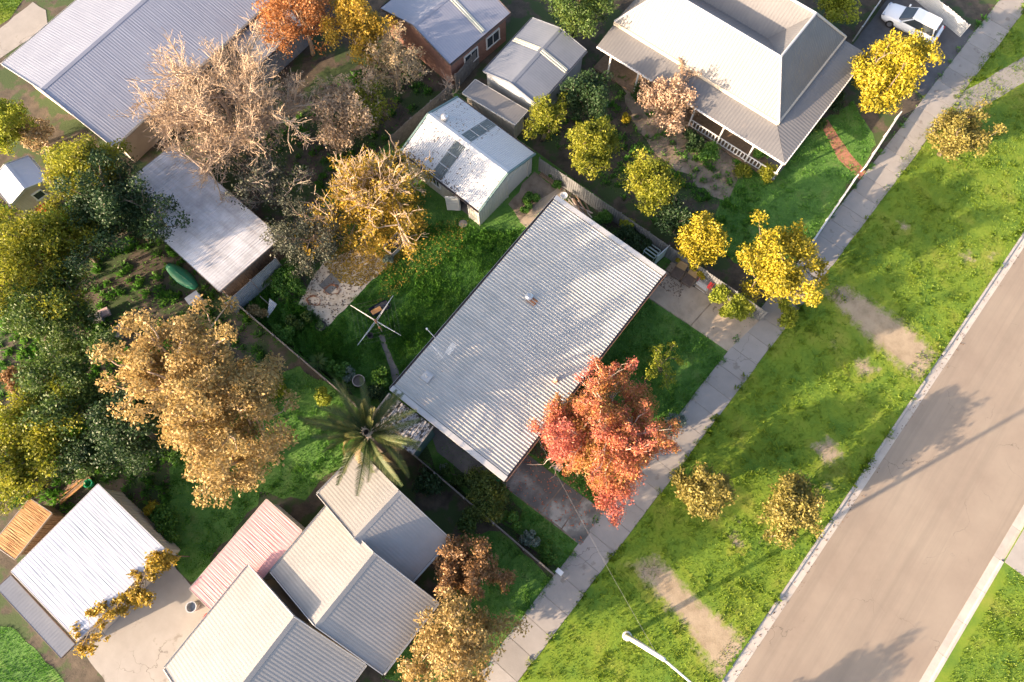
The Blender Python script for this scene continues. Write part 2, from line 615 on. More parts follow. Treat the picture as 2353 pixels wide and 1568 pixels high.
def shrub(name, label, pos, R, h, mat, leaves=900, leaf=0.16, seed=1, cat='shrub', group=None, lumps=9, aspect=0.6, upb=0.15, rx=None, ang=0.0, stems=6, shell=0.4, z0=0.0, outb=0.7):
    """low bush: stems from the ground carrying lumpy leaf clumps; rx stretches along ang"""
    rng = np.random.default_rng(seed)
    base = Vector((pos[0], pos[1], z0))
    root = thing(name, label, cat, base, group)
    rx = rx or R
    ca, sa = math.cos(ang), math.sin(ang)
    cs = []; rr = []
    for i in range(lumps):
        a = rng.random() * 6.28; q = math.sqrt(rng.random()) * 0.72
        x, y = q * math.cos(a) * rx, q * math.sin(a) * R
        zz = h * (0.35 + 0.45 * (1 - q * q) * rng.uniform(0.7, 1.2))
        cs.append((base.x + ca * x - sa * y, base.y + sa * x + ca * y, z0 + zz)); rr.append(min(R, h * 0.7) * rng.uniform(0.32, 0.6))
    m = MB()
    for i in range(stems):
        c = cs[i % len(cs)]
        m.tube([base + Vector((rng.normal() * 0.08, rng.normal() * 0.08, -0.05)), Vector(c) * 0.5 + base * 0.5 + Vector((0, 0, 0.05)), Vector(c)], [0.03, 0.02, 0.008], 4, cap=False)
    m.build('stems', BARK, root)
    P, D = clump_points(rng, cs, rr, leaves, 0.9, shell)
    P[:, 2] = np.maximum(P[:, 2], z0 + 0.04)
    V, F = leaf_quads(rng, P, leaf, D, outb, upb, aspect)
    mesh_np('foliage', V, F, mat, root)
    return root

def rosette(name, label, pos, n, L, W, mat, seed=1, cat='yucca', stem=0.5, group=None):
    """spiky yucca head: stiff tapering blades on a short stem"""
    rng = np.random.default_rng(seed)
    root = thing(name, label, cat, Vector((pos[0], pos[1], 0)), group)
    MB().tube([(pos[0], pos[1], -0.05), (pos[0] + 0.04, pos[1] - 0.03, stem * 0.5), (pos[0], pos[1], stem + 0.1)], [0.1, 0.08, 0.06], 8).build('stem', BARK, root)
    V = []; F = []
    for i in range(n):
        az = i * 2.39996 + rng.normal() * 0.1
        el = 1.35 - 1.55 * (i / n) + rng.normal() * 0.08
        d = np.array([math.cos(az) * math.cos(el), math.sin(az) * math.cos(el), math.sin(el)])
        s = np.array([-math.sin(az), math.cos(az), 0])
        l = L * rng.uniform(0.75, 1.1); o = np.array([pos[0], pos[1], stem])
        k = len(V)
        for t, w in ((0, 0.5), (0.35, 1.0), (0.75, 0.6), (1.0, 0.04)):
            q = o + d * l * t + np.array([0, 0, -0.16 * l * t * t])
            V += [q - s * W * w / 2, q + s * W * w / 2]
        for j in range(3):
            F.append([k + 2 * j, k + 2 * j + 1, k + 2 * j + 3, k + 2 * j + 2])
    mesh_np('leaves', np.array(V), np.array(F), mat, root)
    return root

def in_polys(rng, poly, n, holes=()):
    xs = [p[0] for p in poly]; ys = [p[1] for p in poly]
    out = []; got = 0
    A = abs(sum(poly[i][0] * poly[(i + 1) % len(poly)][1] - poly[(i + 1) % len(poly)][0] * poly[i][1] for i in range(len(poly)))) / 2
    BBA = (max(xs) - min(xs)) * (max(ys) - min(ys))
    k = int(n * BBA / max(A, 1e-6)) + 10
    x = rng.uniform(min(xs), max(xs), k); y = rng.uniform(min(ys), max(ys), k)
    ok = pip(x, y, poly)
    for h in holes: ok &= ~pip(x, y, h)
    return np.stack([x[ok], y[ok]], 1)

def poly_area(poly):
    return abs(sum(poly[i][0] * poly[(i + 1) % len(poly)][1] - poly[(i + 1) % len(poly)][0] * poly[i][1] for i in range(len(poly)))) / 2

def grass(name, label, poly, dens, L, W, mat, holes=(), seed=1, cat='grass', clumped=0.0, z=0.02, lean=0.7):
    """blades of grass over a polygon, one uncountable mass"""
    rng = np.random.default_rng(seed)
    P = in_polys(rng, poly, int(dens * poly_area(poly)), holes)
    if clumped:
        nc = max(5, int(len(P) * 0.02))
        C = P[rng.integers(0, len(P), nc)]; ci = rng.integers(0, nc, len(P))
        sel = rng.random(len(P)) < clumped
        off = rng.normal(size=(len(P), 2)) * 0.11
        P2 = C[ci] + off
        P = np.where(sel[:, None], P2, P)
        cl = np.where(sel, rng.uniform(0.9, 1.6, nc)[ci], rng.uniform(0.5, 0.9, len(P)))
        dirs = np.where(sel[:, None], off * 9, rng.normal(size=(len(P), 2)))
    else:
        cl = rng.uniform(0.6, 1.3, len(P)); dirs = rng.normal(size=(len(P), 2))
    n = len(P)
    # patchy heights
    cl *= 0.75 + 0.35 * np.sin(P[:, 0] * 0.9 + 1.3 * np.sin(P[:, 1] * 0.7)) * np.sin(P[:, 1] * 1.1 + 0.8 * np.sin(P[:, 0] * 0.6))
    D = dirs / (np.linalg.norm(dirs, axis=1)[:, None] + 1e-9)
    S = np.stack([-D[:, 1], D[:, 0]], 1)
    l = L * cl * rng.uniform(0.7, 1.3, n)
    ln = lean * rng.uniform(0.4, 1.3, n)
    V = np.zeros((n, 4, 3))
    w = (W * rng.uniform(0.7, 1.3, n))[:, None]
    V[:, 0, :2] = P - S * w / 2; V[:, 1, :2] = P + S * w / 2
    V[:, 0, 2] = z - 0.02; V[:, 1, 2] = z - 0.02
    mid = P + D * (l * ln * 0.45)[:, None]
    V[:, 2, :2] = P + D * (l * ln)[:, None]; V[:, 2, 2] = z + l * np.sqrt(np.maximum(0.1, 1 - np.minimum(ln, 0.95) ** 2)) * 0.8
    V[:, 3, :2] = mid - S * w * 0.9; V[:, 3, 2] = z + l * 0.62
    F = np.arange(n * 4).reshape(n, 4)
    o = mesh_np(name, V.reshape(-1, 3), F, mat, None, Vector((float(P[:, 0].mean()), float(P[:, 1].mean()), 0)))
    return tag(o, label, cat, kind='stuff')

def litter(name, label, P, size, mat, z=0.02, seed=1, jit=0.02, cat='leaves', aspect=0.65):
    """fallen leaves lying at plan points P (n,2) (or n,3)"""
    rng = np.random.default_rng(seed)
    n = len(P)
    C = np.zeros((n, 3)); C[:, :2] = P[:, :2]
    C[:, 2] = (P[:, 2] if P.shape[1] > 2 else z) + rng.random(n) * jit
    V, F = leaf_quads(rng, C, size, None, 0, 2.2, aspect)
    o = mesh_np(name, V, F, mat, None, Vector(C.mean(0)))
    return tag(o, label, cat, kind='stuff')
# ------------------------------------------------------------------ shared materials
M = {}
M['bark'] = BARK = surf('bark', [(0.10, 0.075, 0.055), (0.20, 0.16, 0.12)], 3, 0.9, bump_s=0.4)
M['pale_bark'] = surf('pale_bark', [(0.42, 0.34, 0.26), (0.62, 0.52, 0.42)], 2, 0.8)
M['tan_twig'] = surf('tan_twig', [(0.34, 0.25, 0.17), (0.52, 0.40, 0.29)], 1.2, 0.85)
M['pale_twig'] = surf('pale_twig', [(0.46, 0.35, 0.25), (0.62, 0.49, 0.36)], 1.2, 0.85)
M['grey_twig'] = surf('grey_twig', [(0.22, 0.18, 0.15), (0.36, 0.30, 0.25)], 1.2, 0.85)
M['zinc'] = surf('zinc_roof', [(0.401, 0.403, 0.386), (0.478, 0.468, 0.440), (0.529, 0.509, 0.469)], 0.6, 0.38, 0.25, streak=(BX, 0.5, 1.0, (0.307, 0.304, 0.289)), spots=(0.257, 0.239, 0.212), spot_scale=5.0, spot_lo=0.66)
M['zinc_trim'] = surf('zinc_trim', [(0.404, 0.411, 0.414), (0.484, 0.480, 0.470)], 2, 0.4, 0.25)
M['cream_metal'] = surf('cream_metal', [(0.449, 0.435, 0.394), (0.490, 0.476, 0.435)], 1.5, 0.5, streak=(UP, 0.2, 1.0, (0.340, 0.320, 0.272)))
M['white_metal'] = surf('white_metal', [(0.490, 0.490, 0.490), (0.544, 0.544, 0.537)], 1.0, 0.42, spots=(0.306, 0.299, 0.286), spot_scale=4, spot_lo=0.70)
M['green_trim'] = surf('green_trim', [(0.080, 0.136, 0.136), (0.112, 0.176, 0.168)], 3, 0.45)
M['gutter_dark'] = surf('gutter_dark', [(0.055, 0.045, 0.045), (0.11, 0.085, 0.08)], 4, 0.7)
M['dark_inside'] = surf('dark_inside', [(0.05, 0.05, 0.055), (0.09, 0.085, 0.08)], 2, 0.9)
M['glass'] = surf('glass', [(0.03, 0.04, 0.05), (0.05, 0.06, 0.07)], 1, 0.08)
M['skylight'] = surf('skylight', [(0.065, 0.085, 0.085), (0.100, 0.120, 0.120)], 2.5, 0.35, spots=(0.035, 0.035, 0.030), spot_scale=6, spot_lo=0.66)
M['white_paint'] = surf('white_paint', [(0.592, 0.592, 0.576), (0.640, 0.640, 0.632)], 2, 0.5)
M['grey_board'] = surf('grey_board', [(0.26, 0.28, 0.30), (0.34, 0.36, 0.38)], 1.5, 0.7)
M['flaky_roof'] = surf('flaky_roof', [(0.350, 0.350, 0.364), (0.434, 0.434, 0.448)], 1.5, 0.6, spots=(0.049, 0.045, 0.042), spot_scale=4.5, spot_lo=0.49)
M['galv'] = surf('galvanised', [(0.42, 0.44, 0.46), (0.58, 0.60, 0.62)], 4, 0.35, 0.7)
M['rust'] = surf('rust', [(0.16, 0.06, 0.03), (0.34, 0.16, 0.08)], 5, 0.9, bump_s=0.3)
M['rust_orange'] = surf('rust_orange', [(0.272, 0.120, 0.040), (0.400, 0.216, 0.080), (0.464, 0.288, 0.128)], 1.6, 0.85, streak=(BX, 0.5, 1.5, (0.192, 0.080, 0.040)))
M['old_zinc'] = surf('old_zinc', [(0.33, 0.36, 0.40), (0.46, 0.49, 0.53)], 1.2, 0.5, 0.3, streak=(UP, 0.3, 1.0, (0.22, 0.22, 0.22)))
M['fence_steel'] = surf('fence_steel', [(0.127, 0.134, 0.144), (0.161, 0.168, 0.173)], 1.5, 0.5, 0.1, spots=(0.139, 0.127, 0.114), spot_scale=3, spot_lo=0.68)
M['grey_timber'] = surf('grey_timber', [(0.13, 0.12, 0.115), (0.24, 0.225, 0.21)], 4, 0.9, bump_s=0.3)
M['brown_timber'] = surf('brown_timber', [(0.13, 0.085, 0.055), (0.24, 0.165, 0.11)], 5, 0.85, bump_s=0.3)
M['pale_timber'] = surf('pale_timber', [(0.30, 0.26, 0.23), (0.46, 0.41, 0.37)], 6, 0.8, bump_s=0.2, objvar=0.25)
M['brick'] = surf('brick_wall', [(0.20, 0.10, 0.075), (0.28, 0.15, 0.11)], 5, 0.9, bump_s=0.4, bump_scale=20)
M['cool_roof'] = surf('cool_roof', [(0.207, 0.224, 0.284), (0.251, 0.271, 0.333)], 0.4, 0.45, 0.15, streak=(BX, 0.25, 0.8, (0.226, 0.244, 0.296)))
M['slate_roof'] = surf('slate_roof', [(0.135, 0.153, 0.189), (0.180, 0.198, 0.234)], 0.6, 0.5, 0.1, streak=(AX, 0.3, 0.8, (0.171, 0.189, 0.225)))
M['grey_roof'] = surf('grey_roof', [(0.213, 0.213, 0.213), (0.264, 0.260, 0.258)], 0.5, 0.5, 0.1, streak=(BX, 0.3, 0.8, (0.232, 0.225, 0.219)))
M['pale_roof'] = surf('pale_roof', [(0.125, 0.125, 0.130), (0.155, 0.155, 0.158)], 0.5, 0.5, 0.05, spots=(0.155, 0.150, 0.150), spot_scale=1.2, spot_lo=0.62)
M['stained_roof'] = surf('stained_roof', [(0.291, 0.291, 0.309), (0.446, 0.455, 0.481), (0.567, 0.575, 0.601)], 0.55, 0.5, 0.1, streak=(BX, 0.45, 0.7, (0.189, 0.172, 0.163)))
M['bright_roof'] = surf('bright_roof', [(0.314, 0.350, 0.431), (0.353, 0.392, 0.481)], 0.5, 0.42, 0.05, streak=(BX, 0.2, 0.3, (0.255, 0.282, 0.345)))
M['pink_roof'] = surf('pink_roof', [(0.403, 0.202, 0.211), (0.482, 0.254, 0.265)], 0.9, 0.55, streak=(BX, 0.3, 0.25, (0.538, 0.311, 0.318)))
M['cream_wall'] = surf('cream_wall', [(0.384, 0.336, 0.272), (0.464, 0.416, 0.344)], 1.5, 0.8)
M['dark_green_wall'] = surf('dark_green_wall', [(0.05, 0.10, 0.09), (0.08, 0.14, 0.12)], 2, 0.7)
M['terracotta'] = surf('terracotta', [(0.42, 0.17, 0.10), (0.52, 0.25, 0.16)], 4, 0.85)
M['fibre_strip'] = surf('fibre_strip', [(0.434, 0.434, 0.350), (0.490, 0.490, 0.406)], 2, 0.5)
M['concrete'] = surf('concrete', [(0.228, 0.187, 0.138), (0.315, 0.260, 0.198), (0.362, 0.303, 0.232)], 0.9, 0.9, bump_s=0.25, bump_scale=18, spots=(0.143, 0.113, 0.082), spot_scale=1.6, spot_lo=0.64)
M['wet_concrete'] = surf('wet_concrete', [(0.070, 0.069, 0.062), (0.140, 0.137, 0.118), (0.283, 0.278, 0.237)], 0.34, 0.55, bump_s=0.2, bump_scale=18, pos=[0.46, 0.55, 0.62], detail=7)
M['dark_concrete'] = surf('dark_concrete', [(0.10, 0.09, 0.085), (0.17, 0.155, 0.145)], 0.9, 0.85, bump_s=0.25)
M['slab_beige'] = surf('slab_beige', [(0.319, 0.260, 0.191), (0.489, 0.415, 0.319), (0.595, 0.520, 0.415)], 1.3, 0.9, bump_s=0.3, spots=(0.128, 0.090, 0.059), spot_scale=2.2, spot_lo=0.61, detail=8)
M['path'] = surf('path_concrete', [(0.211, 0.200, 0.189), (0.257, 0.245, 0.231)], 0.8, 0.9, bump_s=0.2, bump_scale=16, objvar=0.12, cracks=(0.35, 0.006, (0.103, 0.092, 0.083)), spots=(0.170, 0.155, 0.141), spot_scale=1.0, spot_lo=0.63)
M['kerb'] = surf('kerb_concrete', [(0.294, 0.273, 0.252), (0.378, 0.357, 0.329)], 1.2, 0.9, objvar=0.12)
M['asphalt'] = surf('asphalt', [(0.193, 0.157, 0.127), (0.224, 0.187, 0.151), (0.248, 0.211, 0.170)], 0.22, 0.92, bump_s=0.35, bump_scale=30, cracks=(0.22, 0.004, (0.065, 0.059, 0.050)), streak=(AX, 0.8, 0.22, (0.157, 0.133, 0.109)))
M['gravel'] = surf('gravel', [(0.19, 0.145, 0.095), (0.275, 0.22, 0.155), (0.32, 0.265, 0.19)], 1.1, 0.95, bump_s=0.5, bump_scale=14, spots=(0.09, 0.13, 0.015), spot_scale=0.8, spot_lo=0.53, detail=8)
M['driveway_dark'] = surf('driveway_dark', [(0.06, 0.06, 0.065), (0.10, 0.10, 0.105)], 1, 0.9, bump_s=0.3)
M['brick_path'] = surf('brick_path', [(0.26, 0.10, 0.065), (0.36, 0.16, 0.11)], 6, 0.9)
M['soil'] = surf('soil', [(0.032, 0.029, 0.020), (0.065, 0.052, 0.038), (0.102, 0.080, 0.058)], 1.3, 0.95, bump_s=0.6, bump_scale=9, spots=(0.036, 0.061, 0.017), spot_scale=0.5, spot_lo=0.48)
M['dirt'] = surf('dirt', [(0.10, 0.075, 0.055), (0.20, 0.16, 0.12), (0.27, 0.225, 0.175)], 1.0, 0.95, bump_s=0.5, bump_scale=10)
M['yard_turf'] = surf('yard_turf', [(0.04, 0.075, 0.018), (0.07, 0.10, 0.03), (0.10, 0.085, 0.05)], 0.45, 0.95, bump_s=0.6, bump_scale=9, pos=[0.35, 0.52, 0.66])
M['lot_turf'] = surf('lot_turf', [(0.041, 0.115, 0.016), (0.068, 0.162, 0.024), (0.108, 0.176, 0.041)], 0.7, 0.95, bump_s=0.7, bump_scale=10, pos=[0.35, 0.52, 0.7])
M['verge_turf'] = surf('verge_turf', [(0.058, 0.130, 0.008), (0.114, 0.180, 0.009), (0.171, 0.198, 0.023)], 0.35, 0.95, bump_s=0.6, bump_scale=9, pos=[0.34, 0.52, 0.68], spots=(0.215, 0.206, 0.100), spot_scale=0.33, spot_lo=0.675, detail=6)
M['blade_lot'] = leafmat('blade_lot', [(0.050, 0.150, 0.018), (0.081, 0.225, 0.027), (0.163, 0.325, 0.044)], 0.5, 0.6, 0.3)
M['blade_verge'] = leafmat('blade_verge', [(0.060, 0.132, 0.007), (0.114, 0.189, 0.009), (0.187, 0.239, 0.022)], 0.3, 0.5, 0.3)
M['wire'] = surf('wire', [(0.150, 0.145, 0.140), (0.200, 0.195, 0.190)], 3, 0.5)
M['red_plastic'] = surf('red_plastic', [(0.55, 0.03, 0.025), (0.65, 0.05, 0.04)], 4, 0.4)
M['green_plastic'] = surf('green_plastic', [(0.015, 0.30, 0.13), (0.025, 0.38, 0.17)], 4, 0.4)
M['dark_green_cover'] = surf('dark_green_cover', [(0.015, 0.17, 0.09), (0.03, 0.24, 0.13)], 2, 0.5)
M['navy'] = surf('navy', [(0.02, 0.025, 0.07), (0.035, 0.045, 0.11)], 3, 0.6)
M['black'] = surf('black_plastic', [(0.012, 0.012, 0.014), (0.03, 0.03, 0.032)], 4, 0.5)
M['mat_grey'] = surf('mat_grey', [(0.10, 0.10, 0.10), (0.16, 0.16, 0.155)], 3, 0.9)
M['brown_vinyl'] = surf('brown_vinyl', [(0.07, 0.05, 0.04), (0.12, 0.09, 0.07)], 3, 0.6)
M['tan_vinyl'] = surf('tan_vinyl', [(0.26, 0.17, 0.08), (0.36, 0.25, 0.12)], 3, 0.7)
M['pole_grey'] = surf('pole_grey', [(0.55, 0.53, 0.50), (0.68, 0.66, 0.62)], 2, 0.6)
M['car_white'] = surf('car_white', [(0.78, 0.79, 0.80), (0.82, 0.83, 0.84)], 0.5, 0.25)
M['tyre'] = surf('tyre', [(0.02, 0.02, 0.02), (0.035, 0.035, 0.035)], 6, 0.9)
M['chrome'] = surf('alloy', [(0.5, 0.5, 0.52), (0.62, 0.62, 0.64)], 6, 0.3, 0.9)

# ------------------------------------------------------------------ ground, road, footpath
def struct(o):
    o['kind'] = 'structure'
    return o

K0, K1 = site(1731, 1459), site(2342, 549)             # back of the near kerb
RD = (K1 - K0).normalized()                              # along the road
RN = Vector((RD.y, -RD.x, 0))                            # across the road, away from the lot
def road(s, t, z=0.0):
    """s metres along the kerb from K0, t metres across it (positive onto the road)"""
    v = K0 + RD * s + RN * t
    return Vector((v.x, v.y, z))
def rq(s0, s1, t0, t1):
    return [tuple(road(a, b)[:2]) for a, b in ((s0, t0), (s1, t0), (s1, t1), (s0, t1))]
RK = (site(2316, 1277) - K0).dot(RN)                     # back of the far kerb
def along(p): return (p - K0).dot(RD)
def across(p): return (p - K0).dot(RN)

g = MB().quad((-600, -600, -0.16), (600, -600, -0.16), (600, 600, -0.16), (-600, 600, -0.16)).build('ground', M['soil'])
struct(g)
struct(slab_sheet('terrain', rq(-160, 220, -220, 0.0), 0.0, M['soil'], edge=0.3))
struct(slab_sheet('terrain', rq(-160, 220, RK, RK + 150), 0.0, M['verge_turf'], edge=0.3))
struct(slab_sheet('road', rq(-160, 220, 0.3, RK - 0.3), -0.12, M['asphalt'], edge=0.03))

# crossovers break the kerb
CROSS = [(along(site(1725, 1450)) - 3.4, along(site(1725, 1450)) + 0.6), (along(site(2135, 815)) - 2.2, along(site(2135, 815)) + 1.6)]
def kerb_profile(m, s0, s1, t_back, sgn, low):
    top = 0.03 if low else 0.125
    prof = [(0.0, -0.16), (0.0, -0.12 + top), (0.14, -0.12 + top - 0.005), (0.20, -0.105), (0.62, -0.108), (0.62, -0.16)]
    vs = []
    for s in (s0, s1):
        vs += [road(s, t_back + sgn * t, z) for t, z in prof]
    n = len(prof)
    m.add(vs, [[i, i + 1, n + i + 1, n + i] for i in range(n - 1)])
kn = struct(MB().quad(road(-160, -0.001, -0.15), road(220, -0.001, -0.15), road(220, -0.001, -0.155), road(-160, -0.001, -0.155)).build('kerb', M['kerb']))
def kerb_run(parent, t_back, sgn, crosses):
    s = -80.0
    step = 2.4
    while s < 130:
        e = s + step
        low = any(a < (s + e) / 2 < b for a, b in crosses)
        m = MB(); kerb_profile(m, s + 0.008, e - 0.008, t_back, sgn, low)
        m.build('kerb_segment', M['kerb'], parent)
        s = e
kerb_run(kn, 0.0, 1, CROSS)
kf = struct(MB().quad(road(-160, RK + 0.001, -0.15), road(220, RK + 0.001, -0.15), road(220, RK + 0.001, -0.155), road(-160, RK + 0.001, -0.155)).build('kerb', M['kerb']))
FARC = (along(site(2353, 1200)) - 3.0, along(site(2353, 1200)) + 3.0)
kerb_run(kf, RK, -1, [FARC])

# footpath of poured bays
T_FP0 = (across(site(1281, 1333)) + across(site(1876, 537)) + across(site(2277, 0)) + across(site(1101, 1568))) / 4
T_FP1 = (across(site(1384, 1312)) + across(site(1918, 583)) + across(site(1569, 1060)) + across(site(1209, 1568))) / 4
fp = struct(slab_sheet('footpath', rq(-60, 120, T_FP0 + 0.03, T_FP1 - 0.03), 0.012, M['dirt'], edge=0.1))
rnd = random.Random(5)
s = -48.0
while s < 78:
    e = s + 1.6
    MB().prism(rq(s + 0.012, e - 0.012, T_FP0 + rnd.uniform(-0.02, 0.02), T_FP1 + rnd.uniform(-0.03, 0.03)), -0.05, 0.04 + rnd.uniform(-0.006, 0.006)).build('slab', M['path'], fp, org=org_of(fp))
    s = e

# turf sheets
VERGE = rq(-60, 120, T_FP1, -0.02)
struct(slab_sheet('verge_lawn', VERGE, 0.010, M['verge_turf']))
LOT = px((517, 671), (1030, 202), (1738, 716), (1290, 1330))
struct(slab_sheet('lot_lawn', LOT, 0.008, M['lot_turf']))
NE_LAWN = px((1660, 420), (1830, 330), (1960, 230), (2010, 330), (1880, 545), (1760, 660), (1640, 560))
struct(slab_sheet('garden_lawn', NE_LAWN, 0.008, M['lot_turf'], jag=0.25))
SW_LAWN = px((380, 1150), (420, 1000), (560, 900), (680, 840), (800, 920), (880, 1060), (800, 1060), (700, 1140), (600, 1140), (440, 1340), (330, 1200))
struct(slab_sheet('back_lawn', SW_LAWN, 0.008, M['lot_turf'], jag=0.3))
FRONT_LAWN = px((1060, 1230), (1150, 1220), (1275, 1340), (1090, 1560), (960, 1568), (880, 1560), (1010, 1400))
struct(slab_sheet('front_lawn', FRONT_LAWN, 0.009, M['lot_turf'], jag=0.1))
NW_LAWN = px((-40, -20), (75, -30), (20, 45), (-60, 90))
struct(slab_sheet('corner_lawn', NW_LAWN, 0.008, M['verge_turf'], jag=0.1))
W_LAWN = px((-30, 1440), (30, 1440), (150, 1568), (130, 1640), (-60, 1640))
struct(slab_sheet('side_lawn', W_LAWN, 0.008, M['lot_turf'], jag=0.1))

# crossovers: gravel tracks over the verge
LOW_CROSS = px((1455, 1318), (1530, 1290), (1610, 1370), (1715, 1462), (1640, 1560), (1560, 1440))
UP_CROSS = px((1905, 690), (1960, 665), (2075, 735), (2150, 812), (2098, 868), (2010, 800))
def worn_patch(name, poly, z, fade, seed=1, step=0.22):
    """bare ground thinning out into the turf towards its outline"""
    pts = np.array(poly); cen = pts.mean(0)
    xs = np.arange(pts[:, 0].min() - 0.2, pts[:, 0].max() + 0.4, step); ys = np.arange(pts[:, 1].min() - 0.2, pts[:, 1].max() + 0.4, step)
    X, Y = np.meshgrid(xs, ys); nx = len(xs)
    xf, yf = X.ravel(), Y.ravel()
    d = np.full(len(xf), 1e9)
    for i in range(len(pts)):
        a = pts[i]; b = pts[(i + 1) % len(pts)]; e = b - a; L2 = (e ** 2).sum() + 1e-9
        t = np.clip(((xf - a[0]) * e[0] + (yf - a[1]) * e[1]) / L2, 0, 1)
        d = np.minimum(d, np.hypot(xf - a[0] - t * e[0], yf - a[1] - t * e[1]))
    ins = pip(xf, yf, poly)
    wear = np.where(ins, np.clip(d / fade, 0, 1), 0.0)
    F = []
    for j in range(len(ys) - 1):
        for i in range(nx - 1):
            q = [j * nx + i, j * nx + i + 1, (j + 1) * nx + i + 1, (j + 1) * nx + i]
            if any(ins[k] for k in q) and all((xf[k] - K0.x) * RN.x + (yf[k] - K0.y) * RN.y < -0.02 for k in q): F.append(q)
    V = np.stack([xf, yf, np.full(len(xf), z)], 1)
    o = mesh_np(name, V, np.array(F), M['worn'], None, Vector((float(cen[0]), float(cen[1]), 0)))
    at = o.data.attributes.new('wear', 'FLOAT', 'POINT'); at.data.foreach_set('value', wear.astype(np.float32))
    return struct(o)
def worn_mat():
    m, nt, p, out = new_mat('worn_ground')
    at = nd(nt, 'ShaderNodeAttribute'); at.attribute_name = 'wear'
    n1 = noise(nt, 1.6, 7, 0.7); n2 = noise(nt, 1.0, 5, 0.65); n3 = noise(nt, 0.35, 6, 0.65)
    ad = nd(nt, 'ShaderNodeMath', operation='MULTIPLY_ADD'); nt.links.new(n1, ad.inputs[0]); ad.inputs[1].default_value = 0.9
    hw = nd(nt, 'ShaderNodeMath', operation='MULTIPLY'); nt.links.new(at.outputs['Fac'], hw.inputs[0]); hw.inputs[1].default_value = 0.5
    nt.links.new(hw.outputs[0], ad.inputs[2])
    f = ramp(nt, ad.outputs[0], [(0, 0, 0), (1, 1, 1)], [0.58, 0.80])
    dirt = ramp(nt, n2, [(0.18, 0.14, 0.09), (0.26, 0.21, 0.145), (0.31, 0.255, 0.18)], [0.3, 0.5, 0.7])
    turf = ramp(nt, n3, [(0.066, 0.135, 0.009), (0.13, 0.19, 0.011), (0.19, 0.20, 0.027)], [0.34, 0.52, 0.68])
    nt.links.new(mixc(nt, f, turf, dirt), p.inputs['Base Color'])
    p.inputs['Roughness'].default_value = 0.95
    bump(nt, p, noise(nt, 12, 3, 0.7), 0.5, 0.03)
    return m
M['worn'] = worn_mat()
def shrink(poly, k):
    c = np.array(poly).mean(0); return [tuple(c + (np.array(p) - c) * k) for p in poly]
worn_patch('gravel_crossover', shrink(LOW_CROSS, 1.35), 0.020, 1.5)
worn_patch('gravel_crossover', shrink(UP_CROSS, 1.35), 0.020, 1.5)
FAR_CROSS = rq(FARC[0], FARC[1], RK + 0.02, RK + 12)
struct(slab_sheet('far_driveway', FAR_CROSS, 0.02, M['path'], edge=0.1))
NE_CROSS = px((2180, 232), (2353, 130), (2390, 165), (2215, 275))
struct(slab_sheet('concrete_crossover', NE_CROSS, 0.022, M['path'], jag=0.05, edge=0.1))
# bare earth worn through the verge
for i, (a, b, r) in enumerate(((2075, 515, 0.55), (2225, 590, 0.7), (1990, 845, 0.9), (1905, 1035, 1.0), (1690, 1240, 0.7), (2120, 195, 0.8))):
    c = site(a, b); rr = random.Random(i)
    poly = [(c.x + math.cos(k * 0.524) * r * rr.uniform(0.6, 1.25), c.y + math.sin(k * 0.524) * r * rr.uniform(0.5, 1.0)) for k in range(12)]
    worn_patch('bare_earth', [(c.x + (q[0] - c.x) * 1.35, c.y + (q[1] - c.y) * 1.7) for q in poly], 0.017, 1.0, step=0.15)

# lot driveways and paths
dw = struct(slab_sheet('driveway', px((1487, 684), (1540, 610), (1640, 640), (1742, 735), (1672, 806), (1590, 752)), 0.014, M['dirt'], edge=0.1))
for q in (((1487, 682), (1527, 622), (1640, 688), (1586, 748)), ((1588, 750), (1642, 690), (1744, 738), (1672, 808)), ((1529, 620), (1552, 590), (1690, 668), (1642, 687))):
    MB().prism(px(*q), -0.06, 0.045).build('slab', M['concrete'], dw, org=org_of(dw), bevel=0.01)
dw2 = struct(slab_sheet('driveway', px((1150, 1112), (1206, 1042), (1388, 1176), (1332, 1252)), 0.014, M['dirt'], edge=0.1))
for q in (((1110, 1085), (1170, 1012), (1297, 1110), (1243, 1177)), ((1245, 1179), (1299, 1112), (1340, 1141), (1290, 1214)), ((1292, 1216), (1342, 1142), (1391, 1178), (1334, 1254))):
    MB().prism(px(*q), -0.06, 0.045).build('slab', M['wet_concrete'], dw2, org=org_of(dw2), bevel=0.01)
struct(slab_sheet('side_path', px((985, 985), (1015, 965), (1160, 1080), (1105, 1100), (1060, 1085), (1005, 1040)), 0.03, M['dark_concrete'], jag=0.04))
SLAB = px((687, 700), (752, 751), (892, 608), (835, 560), (745, 605), (716, 640))
struct(slab_sheet('garden_slab', SLAB, 0.05, M['slab_beige'], jag=0.07, step=0.4))
struct(slab_sheet('shed_apron', px((1170, 470), (1225, 395), (1285, 440), (1270, 470), (1205, 525)), 0.03, M['dirt'], jag=0.12))
struct(slab_sheet('apron_path', px((1195, 510), (1240, 462), (1292, 425), (1300, 440), (1262, 480), (1215, 530)), 0.036, M['concrete'], jag=0.05))
struct(slab_sheet('hoist_path', px((870, 772), (882, 768), (892, 800), (902, 826), (915, 850), (922, 890), (904, 892), (897, 850), (884, 812)), 0.025, M['dark_concrete'], jag=0.04, step=0.3))
struct(slab_sheet('fence_bed', px((1290, 440), (1300, 430), (1530, 590), (1500, 620)), 0.012, M['soil'], jag=0.06))
struct(slab_sheet('shrub_bed', px((640, 620), (760, 500), (800, 540), (730, 620), (690, 690), (640, 700)), 0.012, M['soil'], jag=0.15))
struct(slab_sheet('garden_bed', px((520, 680), (640, 770), (740, 850), (850, 935), (980, 1030), (1000, 1080), (1290, 1310), (1270, 1315), (560, 700)), 0.011, M['soil'], jag=0.1))
